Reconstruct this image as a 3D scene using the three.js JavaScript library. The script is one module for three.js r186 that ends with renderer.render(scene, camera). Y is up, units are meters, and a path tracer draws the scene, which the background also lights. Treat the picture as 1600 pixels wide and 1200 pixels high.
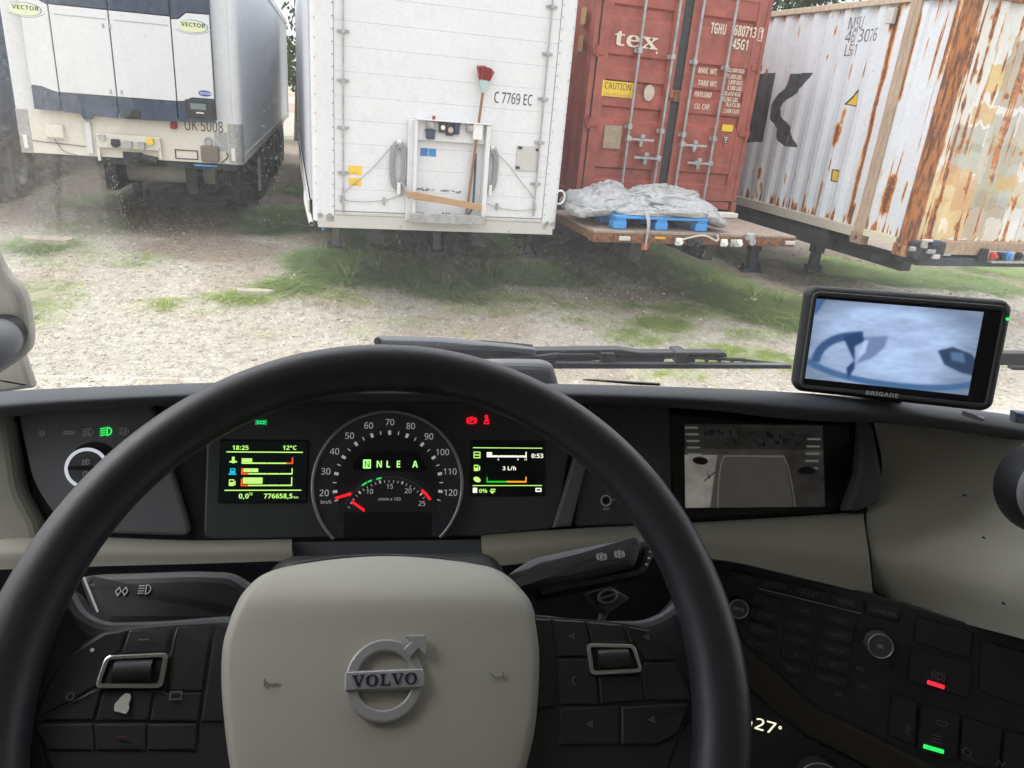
import * as THREE from 'three';
import { mergeGeometries, toCreasedNormals } from 'three/addons/utils/BufferGeometryUtils.js';
import { RoundedBoxGeometry } from 'three/addons/geometries/RoundedBoxGeometry.js';
import { FontLoader } from 'three/addons/loaders/FontLoader.js';
import { TextGeometry } from 'three/addons/geometries/TextGeometry.js';

// ---------------------------------------------------------------- camera, sky, sun, exposure
const scene = new THREE.Scene();
const V = (x, y, z) => new THREE.Vector3(x, y, z);
const EYE = V(0, 2.42, 0), FOCAL = 1145;                    // driver's eye above the yard; focal length for a 1600 x 1200 picture
const RIGHT = V(0.98596215, 0.08171125, 0.14560879), DOWN = V(0.02163095, -0.92723117, 0.37386424), AHEAD = V(0.16556192, -0.36546633, -0.91598232);
const camera = new THREE.PerspectiveCamera(THREE.MathUtils.radToDeg(2 * Math.atan(600 / FOCAL)), 4 / 3, 0.02, 900);
camera.position.copy(EYE);
camera.quaternion.setFromRotationMatrix(new THREE.Matrix4().makeBasis(RIGHT, DOWN.clone().negate(), AHEAD.clone().negate()));
scene.add(camera);
const renderer = new THREE.WebGLRenderer({ antialias: true });
renderer.toneMapping = THREE.LinearToneMapping;
renderer.toneMappingExposure = 1.58;
renderer.shadowMap.enabled = true;
const SUN = V(-18, 24, -7).normalize(), clampS = (x) => Math.min(1, Math.max(-1, x));
{ // bright overcast sky: brighter overhead than at the horizon and round the veiled sun
  const w = 256, h = 128, d = new Float32Array(w * h * 4);
  for (let j = 0; j < h; j++) for (let i = 0; i < w; i++) {
    const up = Math.sin(((j + 0.5) / h - 0.5) * Math.PI), l = up > 0 ? 0.85 + 0.95 * up : 0.4;
    const az = ((i + 0.5) / w - 0.5) * 2 * Math.PI, cu = Math.cos(Math.asin(clampS(up))), dot = Math.cos(az) * cu * SUN.x + up * SUN.y + Math.sin(az) * cu * SUN.z, n = (1 + 0.5 * Math.pow(Math.max(0, dot), 4)) * (1 + 0.07 * Math.sin(i * 0.11 + 2 * Math.sin(j * 0.2)) * Math.sin(j * 0.31 + 1));
    d.set([l * n * 0.97, l * n, l * n * 1.05, 1], (j * w + i) * 4);
  }
  const sky = new THREE.DataTexture(d, w, h, THREE.RGBAFormat, THREE.FloatType);
  sky.mapping = THREE.EquirectangularReflectionMapping; sky.magFilter = sky.minFilter = THREE.LinearFilter; sky.needsUpdate = true;
  scene.background = sky; scene.environment = sky;
}
const sun = new THREE.DirectionalLight(new THREE.Color(1, 0.95, 0.88), 0.8);
sun.position.copy(SUN).multiplyScalar(32).add(V(0, 0, -7)); sun.target.position.set(0, 0, -7); sun.castShadow = true; sun.shadow.radius = 30;
Object.assign(sun.shadow.camera, { left: -20, right: 20, top: 25, bottom: -25, near: 1, far: 80 });
scene.add(sun, sun.target);

// ---------------------------------------------------------------- helpers
let seed = 7;
const rnd = () => { seed = (seed * 1664525 + 1013904223) >>> 0; return seed / 4294967296; };
const rr = (a, b) => a + (b - a) * rnd();
const { clamp, smoothstep, lerp } = THREE.MathUtils;
const h2 = (x, y) => { let n = (Math.imul(x | 0, 374761393) + Math.imul(y | 0, 668265263)) | 0; n = Math.imul(n ^ (n >>> 13), 1274126177); return ((n ^ (n >>> 16)) >>> 0) / 4294967296; };
const vn = (x, y) => { const i = Math.floor(x), j = Math.floor(y), u = x - i, v = y - j, a = u * u * (3 - 2 * u), b = v * v * (3 - 2 * v); return lerp(lerp(h2(i, j), h2(i + 1, j), a), lerp(h2(i, j + 1), h2(i + 1, j + 1), a), b); };
const fbm = (x, y, o = 4) => { let s = 0, a = 0.5, t = 0; for (let k = 0; k < o; k++) { s += a * vn(x, y); t += a; x = x * 2.03 + 17.1; y = y * 2.03 + 5.7; a *= 0.5; } return s / t; };
const ray = (px, py) => RIGHT.clone().multiplyScalar(px - 800).addScaledVector(DOWN, py - 600).addScaledVector(AHEAD, FOCAL);
const atZ = (px, py, z) => { const r = ray(px, py); return EYE.clone().addScaledVector(r, (z - EYE.z) / r.z); };   // the point at depth z seen at a pixel of the photograph
const groundY = (x, z) => 0.25 * smoothstep(-z, 6.7, 9.2) + (fbm(x * 0.6 + 40, z * 0.6 + 40, 3) - 0.5) * 0.07;
const gnd = (px, py) => { const r = ray(px, py); let y = 0.1, p; for (let k = 0; k < 12; k++) { const t = (y - EYE.y) / r.y; p = EYE.clone().addScaledVector(r, t); y = groundY(p.x, p.z); } return p; };
class Frame {                                              // a plane in the place: origin, two axes in it, its normal
  constructor(o, X, Y) { this.o = o; this.X = X.clone().normalize(); this.Z = this.X.clone().cross(Y).normalize(); this.Y = this.Z.clone().cross(this.X); this.m = new THREE.Matrix4().makeBasis(this.X, this.Y, this.Z).setPosition(o); }
  hit(px, py, off = 0) { const r = ray(px, py), q = this.o.clone().addScaledVector(this.Z, off); return EYE.clone().addScaledVector(r, q.sub(EYE).dot(this.Z) / r.dot(this.Z)); }
  at(px, py, off = 0) { const p = this.hit(px, py, off).sub(this.o); return [p.dot(this.X), p.dot(this.Y)]; }
  side(px, py, x = 0) { const r = ray(px, py), q = this.o.clone().addScaledVector(this.X, x), p = EYE.clone().addScaledVector(r, q.sub(EYE).dot(this.X) / r.dot(this.X)).sub(this.o); return [p.dot(this.Z), p.dot(this.Y)]; }
  put(g) { return g.applyMatrix4(this.m); }
  group(name, label, category, group) { const t = thing(name, label, category, group); t.position.copy(this.o); t.quaternion.setFromRotationMatrix(this.m); return t; }
}
const used = {};
const numbered = (n) => { used[n] = (used[n] ?? -1) + 1; return used[n] ? n + '_' + String(used[n]).padStart(3, '0') : n; };
function tag(o, label, category, group) { o.userData.kind = 'thing'; o.userData.label = label; o.userData.category = category; if (group) o.userData.group = group; return o; }
function thing(name, label, category, group) { const t = new THREE.Group(); t.name = numbered(name); scene.add(t); return tag(t, label, category, group); }
function clean(g) {
  const keep = g.userData.uv;
  g = g.index ? g.toNonIndexed() : g.clone();
  if (!g.attributes.normal) g.computeVertexNormals();
  for (const k of Object.keys(g.attributes)) if (!['position', 'normal', 'uv'].includes(k)) g.deleteAttribute(k);
  if (!keep) {                                    // uv in metres, across the axis each face looks along
    const p = g.attributes.position, uv = new Float32Array(p.count * 2), a = V(), b = V(), c = V(), n = V();
    for (let i = 0; i < p.count; i += 3) {
      a.fromBufferAttribute(p, i); b.fromBufferAttribute(p, i + 1); c.fromBufferAttribute(p, i + 2); n.copy(b).sub(a).cross(c.clone().sub(a));
      const x = Math.abs(n.x), y = Math.abs(n.y), z = Math.abs(n.z);
      [a, b, c].forEach((q, k) => { const t = x > y && x > z ? [q.z, q.y] : y > z ? [q.x, q.z] : [q.x, q.y]; uv[(i + k) * 2] = t[0]; uv[(i + k) * 2 + 1] = t[1]; });
    }
    g.setAttribute('uv', new THREE.BufferAttribute(uv, 2));
  }
  g.morphAttributes = {}; g.clearGroups();
  return g;
}
const own = (g) => { g.userData.uv = true; return g; };   // keeps the uv it was built with
function part(name, geos, mat, parent = scene, kind) {
  const list = [].concat(geos).map(clean), m = new THREE.Mesh(list.length > 1 ? mergeGeometries(list) : list[0], mat);
  m.name = parent === scene ? numbered(name) : name; m.castShadow = m.receiveShadow = true;
  if (kind) m.userData.kind = kind;
  parent.add(m); return m;
}
const bx = (x0, x1, y0, y1, z0, z1, r = 0, s = 2) => {
  const w = Math.abs(x1 - x0), h = Math.abs(y1 - y0), d = Math.abs(z1 - z0), q = Math.min(r, w / 2.05, h / 2.05, d / 2.05);
  return (q > 0 ? new RoundedBoxGeometry(w, h, d, s, q) : new THREE.BoxGeometry(w, h, d)).translate((x0 + x1) / 2, (y0 + y1) / 2, (z0 + z1) / 2);
};
const tube = (pts, r, n = 24, k = 8, closed = false) => new THREE.TubeGeometry(new THREE.CatmullRomCurve3(pts.map((p) => (p.isVector3 ? p : V(...p))), closed), n, r, k, closed);
const rod = (a, b, r, k = 10, r2 = r) => { a = a.isVector3 ? a : V(...a); b = b.isVector3 ? b : V(...b); const d = b.clone().sub(a), g = new THREE.CylinderGeometry(r2, r, d.length(), k); return g.applyQuaternion(new THREE.Quaternion().setFromUnitVectors(V(0, 1, 0), d.normalize())).translate((a.x + b.x) / 2, (a.y + b.y) / 2, (a.z + b.z) / 2); };
const disc = (x, y, z, r, d, k = 20) => new THREE.CylinderGeometry(r, r, d, k).rotateX(Math.PI / 2).translate(x, y, z);
function shape(pts, r = 0, S = THREE.Shape) {              // closed outline with rounded corners
  const s = new S(), n = pts.length, p = pts.map((q) => new THREE.Vector2(...q));
  for (let i = 0; i < n; i++) {
    const a = p[(i + n - 1) % n], b = p[i], c = p[(i + 1) % n], q = Math.min(r, a.distanceTo(b) * 0.45, b.distanceTo(c) * 0.45);
    const u = a.clone().sub(b).setLength(q).add(b), v = c.clone().sub(b).setLength(q).add(b);
    if (!q) { i ? s.lineTo(b.x, b.y) : s.moveTo(b.x, b.y); continue; }
    i ? s.lineTo(u.x, u.y) : s.moveTo(u.x, u.y); s.quadraticCurveTo(b.x, b.y, v.x, v.y);
  }
  s.closePath(); return s;
}
function slab(pts, z0, z1, o = {}) {                       // an outline in x, y with thickness from z0 to z1 and chamfered rim
  const s = shape(pts, o.r || 0), b = o.b || 0;
  for (const h of o.holes || []) s.holes.push(shape(h, o.hr || 0, THREE.Path));
  return new THREE.ExtrudeGeometry(s, { depth: z1 - z0 - 2 * b, bevelEnabled: b > 0, bevelThickness: b, bevelSize: b, bevelOffset: -b, bevelSegments: o.seg || 2, curveSegments: 6 }).translate(0, 0, z0 + b);
}
const plate = (F, px, z0, z1, o = {}) => F.put(slab(px.map((p) => F.at(p[0], p[1], z1)), z0, z1, { ...o, holes: o.holes?.map((h) => h.map((p) => F.at(p[0], p[1], z1))) }));
function ribbon(lines, w, z, d = 0.0008) {                 // strokes of a printed or moulded sign, in x, y
  const out = [];
  for (const l of lines) for (let i = 0; i + 1 < l.length; i++) {
    const [a, b] = [l[i], l[i + 1]], dx = b[0] - a[0], dy = b[1] - a[1], n = Math.hypot(dx, dy);
    out.push(new THREE.BoxGeometry(n + w * 0.7, w, d).rotateZ(Math.atan2(dy, dx)).translate((a[0] + b[0]) / 2, (a[1] + b[1]) / 2, z));
  }
  return out;
}
const arcPts = (x, y, r, a0, a1, n = 12, e = 1) => Array.from({ length: n + 1 }, (_, i) => { const a = a0 + (a1 - a0) * i / n; return [x + r * Math.cos(a), y + r * e * Math.sin(a)]; });
function patch(rows, nu = 24, nv = 16, thick = 0.004) {    // a smooth panel through rows of points, with thickness
  const R = rows.map((r) => new THREE.CatmullRomCurve3(r, false, 'centripetal')), P = [], N = [];
  for (let i = 0; i <= nu; i++) { const c = new THREE.CatmullRomCurve3(R.map((q) => q.getPoint(i / nu)), false, 'centripetal'); P.push(Array.from({ length: nv + 1 }, (_, j) => c.getPoint(j / nv))); }
  const pos = [], nor = [], mid = P[nu >> 1][nv >> 1]; let flip = 1;
  for (let i = 0; i <= nu; i++) { N.push([]); for (let j = 0; j <= nv; j++) N[i].push(P[Math.min(nu, i + 1)][j].clone().sub(P[Math.max(0, i - 1)][j]).cross(P[i][Math.min(nv, j + 1)].clone().sub(P[i][Math.max(0, j - 1)])).normalize()); }
  if (N[nu >> 1][nv >> 1].dot(EYE.clone().sub(mid)) < 0) flip = -1;
  N.forEach((r) => r.forEach((n) => n.multiplyScalar(flip)));
  const tri = (a, b, c, na, nb, nc) => { const l = flip > 0 ? [[a, na], [b, nb], [c, nc]] : [[a, na], [c, nc], [b, nb]]; for (const [p, n] of l) { pos.push(p.x, p.y, p.z); nor.push(n.x, n.y, n.z); } };
  const B = P.map((r, i) => r.map((p, j) => p.clone().addScaledVector(N[i][j], -thick)));
  for (let i = 0; i < nu; i++) for (let j = 0; j < nv; j++) {
    const q = [[i, j], [i + 1, j], [i + 1, j + 1], [i, j + 1]], f = q.map(([a, b]) => P[a][b]), n = q.map(([a, b]) => N[a][b]), k = q.map(([a, b]) => B[a][b]), m = n.map((x) => x.clone().negate());
    tri(f[0], f[1], f[2], n[0], n[1], n[2]); tri(f[0], f[2], f[3], n[0], n[2], n[3]);
    tri(k[0], k[2], k[1], m[0], m[2], m[1]); tri(k[0], k[3], k[2], m[0], m[3], m[2]);
  }
  const rim = (a, b) => { for (let i = 0; i + 1 < a.length; i++) { const n = a[i + 1].clone().sub(a[i]).cross(b[i].clone().sub(a[i])).normalize(); tri(a[i], b[i], b[i + 1], n, n, n); tri(a[i], b[i + 1], a[i + 1], n, n, n); } };
  rim(P.map((r) => r[0]), B.map((r) => r[0])); rim(P.map((r) => r[nv]).reverse(), B.map((r) => r[nv]).reverse()); rim(P[0].slice().reverse(), B[0].slice().reverse()); rim(P[nu], B[nu]);
  const g = new THREE.BufferGeometry(); g.setAttribute('position', new THREE.Float32BufferAttribute(pos, 3)); g.setAttribute('normal', new THREE.Float32BufferAttribute(nor, 3)); return g;
}
const loader = new FontLoader();
const [SANS, BOLD, SERIF, MONO] = await Promise.all(['droid_sans_regular', 'droid_sans_bold', 'droid_serif_bold', 'droid_sans_mono_regular'].map((n) => loader.loadAsync('fonts/droid/' + n + '.typeface.json')));
function text(s, h, font = SANS, o = {}) {                 // lettering h high to its capitals, o.sx wide, standing on z = 0
  const g = new TextGeometry(s, { font, size: h, depth: o.d || 0.001, curveSegments: o.cs || 4, bevelEnabled: false });
  g.scale(o.sx || 1, 1, 1); if (o.slant) g.applyMatrix4(new THREE.Matrix4().set(1, o.slant, 0, 0, 0, 1, 0, 0, 0, 0, 1, 0, 0, 0, 0, 1));
  g.computeBoundingBox(); if (o.fit) { const b = g.boundingBox; g.translate(-b.min.x, 0, 0); g.scale(o.fit / (b.max.x - b.min.x), 1, 1); }
  if (o.mid) { g.computeBoundingBox(); g.translate(-(g.boundingBox.min.x + g.boundingBox.max.x) / 2, -h / 2, 0); }
  return g;
}

// ---------------------------------------------------------------- textures and materials
function canvas(w, h, draw, srgb = true) { const c = document.createElement('canvas'); c.width = w; c.height = h; draw(c.getContext('2d'), w, h); const t = new THREE.CanvasTexture(c); if (srgb) t.colorSpace = THREE.SRGBColorSpace; t.magFilter = THREE.LinearFilter; return t; }
const enc = (c) => 255 * (c <= 0.0031308 ? 12.92 * c : 1.055 * Math.pow(c, 1 / 2.4) - 0.055);
function pixels(w, h, f, srgb = true) {                    // f(u, v) in 0..1 gives linear r, g, b
  const d = new Uint8Array(w * h * 4);
  for (let j = 0; j < h; j++) for (let i = 0; i < w; i++) { const c = f((i + 0.5) / w, (j + 0.5) / h, i, j), k = (j * w + i) * 4; for (let q = 0; q < 3; q++) d[k + q] = clamp(srgb ? enc(clamp(c[q], 0, 1)) : c[q] * 255, 0, 255); d[k + 3] = 255; }
  const t = new THREE.DataTexture(d, w, h); t.wrapS = t.wrapT = THREE.RepeatWrapping; t.magFilter = THREE.LinearFilter; t.minFilter = THREE.LinearMipmapLinearFilter; if (srgb) t.colorSpace = THREE.SRGBColorSpace; t.needsUpdate = true; return t;
}
const scaled = (t, s, sy = s) => { const c = t.clone(); c.repeat.set(1 / s, 1 / sy); c.needsUpdate = true; return c; };
const tileN = (n, x, y, f) => { const a = vn(x * f, y * f); return a; };
const wrapF = (f) => (u, v, o) => { const a = smoothstep(u, 0.85, 1), b = smoothstep(v, 0.85, 1); return lerp(lerp(f(u, v, o), f(u - 1, v, o), a), lerp(f(u, v - 1, o), f(u - 1, v - 1, o), a), b); };
const nA = wrapF((u, v) => fbm(u * 14 + 50, v * 14 + 50, 5)), nB = wrapF((u, v) => fbm(u * 90 + 150, v * 90 + 150, 2)), nC = wrapF((u, v) => fbm(u * 4 + 250, v * 4 + 250, 4));
const GRAIN = pixels(256, 256, (u, v) => { const x = nB(u, v); return [x, x, x]; }, false);
const GRIME = pixels(512, 512, (u, v) => { const s = 0.965 + 0.05 * nC(u, v) - 0.05 * Math.pow(smoothstep(nA(u, v), 0.5, 0.8), 2) - 0.03 * nB(u, v); return [s, s * 0.992, s * 0.975]; });
const WEAR = pixels(512, 512, (u, v) => { const a = 0.75 + 0.5 * (nA(u, v) - 0.5) + 0.25 * (nC(u, v) - 0.5); return [a, a, a]; });
const RUST = pixels(512, 512, (u, v) => { const a = nA(u, v), b = nB(u, v), k = smoothstep(a, 0.35, 0.65); return [lerp(0.13, 0.36, k) + 0.1 * (b - 0.5), lerp(0.055, 0.15, k) + 0.05 * (b - 0.5), lerp(0.03, 0.045, k) + 0.02 * (b - 0.5)]; });
const STREAK = pixels(512, 512, (u, v) => { const a = nA(u, v), b = fbm(u * 30, v * 3, 3), k = smoothstep(0.5 * a + 0.6 * b, 0.42, 0.66), q = smoothstep(b + 0.4 * (a - 0.5), 0.6, 0.75); return [lerp(lerp(0.12, 0.36, k), 0.46, q * 0.6), lerp(lerp(0.055, 0.14, k), 0.3, q * 0.6), lerp(lerp(0.035, 0.045, k), 0.16, q * 0.6)]; });
const WOOD = pixels(512, 128, (u, v) => { const g = vn(u * 5 + 3, v * 46 + 2 * vn(u * 3, v * 6)), k = 0.8 + 0.35 * (g - 0.5); return [0.48 * k, 0.29 * k, 0.14 * k]; });
const lin = (r, g, b) => new THREE.Color().setRGB(r, g, b);
const std = (r, g, b, rough = 0.6, o = {}) => new THREE.MeshStandardMaterial({ color: lin(r, g, b), roughness: rough, ...o });
const grain = (s = 0.02, h = 0.00012) => ({ bumpMap: scaled(GRAIN, s), bumpScale: h });
const M = {
  white: std(0.68, 0.685, 0.7, 0.42, { map: scaled(GRIME, 1.7) }), whitePost: std(0.66, 0.665, 0.68, 0.4, { map: scaled(GRIME, 0.9) }), whiteOld: std(0.68, 0.645, 0.555, 0.55, { map: scaled(GRIME, 0.6) }),
  whiteGrey: std(0.5, 0.49, 0.46, 0.55, { map: scaled(GRIME, 0.4) }), galv: std(0.48, 0.48, 0.47, 0.45, { metalness: 0.35, map: scaled(WEAR, 0.5) }), sideGrey: std(0.58, 0.61, 0.66, 0.38, { map: scaled(GRIME, 2.3) }),
  navy: std(0.032, 0.058, 0.11, 0.4, { map: scaled(WEAR, 0.9) }), silver: std(0.5, 0.5, 0.49, 0.35, { metalness: 0.6, map: scaled(WEAR, 0.3) }), black: std(0.018, 0.019, 0.021, 0.55), chassis: std(0.03, 0.033, 0.038, 0.6, { map: scaled(WEAR, 0.7) }),
  rubber: std(0.02, 0.02, 0.02, 0.8, grain(0.03, 0.0005)), hose: std(0.26, 0.26, 0.255, 0.5), cable: std(0.3, 0.3, 0.29, 0.5), ink: std(0.03, 0.03, 0.035, 0.6), paper: std(0.72, 0.72, 0.7, 0.6, { map: scaled(GRIME, 0.2) }), yellow: std(0.78, 0.53, 0.04, 0.5, { map: scaled(GRIME, 0.3) }),
  red: std(0.42, 0.105, 0.075, 0.55, { map: scaled(WEAR, 1.3) }), redSide: std(0.42, 0.105, 0.075, 0.6, { map: scaled(WEAR, 1.3) }), cream: std(0.66, 0.58, 0.47, 0.6), rust: std(1, 1, 1, 0.85, { map: scaled(STREAK, 0.5, 2) }), deck: std(0.36, 0.28, 0.225, 0.8, { map: scaled(WEAR, 0.7) }),
  beam: std(0.6, 0.6, 0.62, 0.8, { map: scaled(RUST, 0.35) }), wood: std(1, 1, 1, 0.7, { map: scaled(WOOD, 0.6, 0.12) }), broomWood: std(0.62, 0.5, 0.45, 0.6, { map: scaled(WOOD, 0.6, 0.06) }), bristle: std(0.3, 0.03, 0.03, 0.75), blue: std(0.05, 0.27, 0.62, 0.45), blueTag: std(0.06, 0.25, 0.55, 0.5),
  tarp: std(0.46, 0.46, 0.455, 0.42, { map: scaled(WEAR, 0.5), bumpMap: scaled(GRAIN, 0.25), bumpScale: 0.002, side: THREE.DoubleSide }), curtain: std(0.045, 0.11, 0.21, 0.5, { map: scaled(WEAR, 2) }), tyreWall: std(0.025, 0.025, 0.026, 0.75), rimGrey: std(0.42, 0.42, 0.41, 0.4, { metalness: 0.5, map: scaled(WEAR, 0.3) }), fender: std(0.2, 0.21, 0.22, 0.55),
  dash: std(0.08, 0.082, 0.087, 0.55, grain()), dashGrey: std(0.18, 0.184, 0.195, 0.55, grain()), hood: std(0.09, 0.097, 0.11, 0.6, grain(0.015)), beige: std(0.35, 0.338, 0.285, 0.62, grain(0.02, 0.0001)), beigeRim: std(0.5, 0.47, 0.36, 0.6), pillar: std(0.6, 0.57, 0.5, 0.65, grain()),
  leather: std(0.036, 0.038, 0.044, 0.3, grain(0.012, 0.00008)), button: std(0.03, 0.03, 0.033, 0.34), gap: std(0.004, 0.004, 0.004, 0.7), chrome: std(0.75, 0.75, 0.76, 0.22, { metalness: 1 }), satin: std(0.6, 0.6, 0.62, 0.33, { metalness: 0.85 }), badge: std(0.5, 0.5, 0.52, 0.36, { metalness: 0.35 }), inkBlue: std(0.02, 0.022, 0.07, 0.5),
  print: std(0.72, 0.73, 0.73, 0.6), dimPrint: std(0.16, 0.16, 0.165, 0.6), gloss: std(0.01, 0.01, 0.011, 0.12), strip: std(0.045, 0.038, 0.03, 0.6, grain()), lining: std(0.5, 0.485, 0.45, 0.85), carpet: std(0.04, 0.04, 0.042, 0.95), cabPaint: std(0.5, 0.5, 0.5, 0.3),
  glass: new THREE.MeshPhysicalMaterial({ color: 0xffffff, roughness: 0, transmission: 1, thickness: 0, ior: 1.5, side: THREE.DoubleSide }),
};
const glow = (r, g, b, k = 1) => new THREE.MeshStandardMaterial({ color: 0x000000, emissive: lin(r, g, b), emissiveIntensity: k, roughness: 0.5 });
const lit = (t, k = 1) => new THREE.MeshStandardMaterial({ color: 0x020202, emissive: 0xffffff, emissiveMap: t, emissiveIntensity: k, roughness: 0.25 });
const printed = (t, rough = 0.5) => new THREE.MeshStandardMaterial({ map: t, roughness: rough });
const sheet = (x0, x1, y0, y1, z) => own(new THREE.PlaneGeometry(x1 - x0, y1 - y0).translate((x0 + x1) / 2, (y0 + y1) / 2, z));

// ---------------------------------------------------------------- the yard: ground, grass, stones
const yard = (px, py, drop, deg) => { const r = ray(px, py), o = EYE.clone().addScaledVector(r, drop / -r.y), a = THREE.MathUtils.degToRad(deg); o.y = 0; const f = new Frame(o, V(Math.cos(a), 0, -Math.sin(a)), V(0, 1, 0)); f.im = f.m.clone().invert(); f.inv = (g) => g.applyMatrix4(f.im); return f; };
// grass as seen through the windscreen: centre and half size in the photograph, density, blade height, tone
const PATCH = [[445, 345, 58, 17, 1, 0.2, 0], [535, 418, 62, 22, 1, 0.17, 0.2], [625, 428, 70, 20, 0.9, 0.15, 0.3], [705, 440, 55, 22, 0.95, 0.16, 0.3], [455, 444, 50, 12, 0.75, 0.1, 0.6], [395, 462, 58, 10, 0.6, 0.07, 0.9], [260, 471, 14, 9, 0.9, 0.07, 1],
  [760, 380, 60, 20, 0.9, 0.17, 0], [610, 372, 70, 22, 0.75, 0.15, 0], [835, 428, 95, 14, 0.85, 0.13, 0.3], [800, 462, 80, 12, 0.35, 0.06, 0.9], [870, 475, 70, 12, 0.25, 0.05, 0.9], [985, 388, 55, 26, 0.95, 0.16, 0.1], [1050, 428, 60, 24, 0.95, 0.15, 0.3], [1120, 455, 62, 20, 0.95, 0.14, 0.4], [1190, 482, 70, 22, 0.95, 0.13, 0.5], [1250, 495, 70, 16, 0.7, 0.1, 0.8],
  [1030, 500, 34, 10, 0.75, 0.07, 1], [955, 470, 45, 9, 0.35, 0.06, 0.9], [1120, 545, 70, 12, 0.45, 0.05, 1], [1060, 585, 90, 9, 0.35, 0.05, 1], [1180, 520, 60, 12, 0.35, 0.05, 0.9], [730, 520, 26, 6, 0.35, 0.04, 1], [565, 515, 24, 10, 0.3, 0.04, 1], [560, 470, 60, 8, 0.2, 0.04, 1],
  [860, 440, 110, 12, 0.3, 0.05, 1], [930, 500, 60, 9, 0.3, 0.04, 1], [1000, 525, 70, 12, 0.4, 0.05, 1], [1110, 562, 80, 11, 0.5, 0.05, 1], [760, 482, 80, 9, 0.3, 0.04, 1], [650, 500, 70, 7, 0.25, 0.04, 1], [1080, 480, 60, 12, 0.5, 0.06, 1], [1190, 560, 60, 14, 0.45, 0.05, 1], [500, 455, 60, 8, 0.4, 0.05, 1], [1330, 425, 75, 18, 0.75, 0.12, 0.4], [1480, 440, 90, 20, 0.45, 0.1, 0.3], [1590, 425, 60, 14, 0.5, 0.1, 0.3], [1130, 400, 60, 12, 0.3, 0.1, 0.3], [60, 384, 34, 8, 0.9, 0.13, 0.2], [165, 318, 32, 14, 0.8, 0.15, 0], [60, 465, 70, 36, 0.35, 0.04, 0.5], [110, 400, 90, 22, 0.22, 0.05, 0.3], [210, 405, 60, 16, 0.3, 0.03, 0.5], [30, 500, 60, 18, 0.35, 0.03, 0.8], [150, 350, 80, 16, 0.3, 0.08, 0.1], [300, 335, 60, 10, 0.12, 0.06, 0], [560, 345, 120, 14, 0.5, 0.14, 0], [480, 300, 30, 10, 0.5, 0.2, 0], [290, 480, 130, 16, 0.1, 0.03, 1], [420, 515, 60, 9, 0.1, 0.03, 1]]
  .map(([x, y, w, h, d, t, k]) => { const c = gnd(x, y), e = gnd(x + w, y), n = gnd(x, y + h), f = gnd(x, y - h); return { x: c.x, z: (n.z + f.z) / 2, rx: Math.abs(e.x - c.x), rz: Math.abs(n.z - f.z) / 2, d, t, k }; });
function grassAt(x, z) {
  let m = 0, t = 0.05, k = 0.5;
  for (const q of PATCH) { const u = (x - q.x) / q.rx, v = (z - q.z) / q.rz, r = Math.sqrt(u * u + v * v); if (r > 1.5) continue; const e = q.d * smoothstep(1.35 - r + 0.9 * (fbm(x * 2.2 + 9, z * 2.2 + 31, 3) - 0.5), 0.15, 0.7); if (e > m) { m = e; t = q.t; k = q.k; } }
  return [m, t, k];
}
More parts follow.
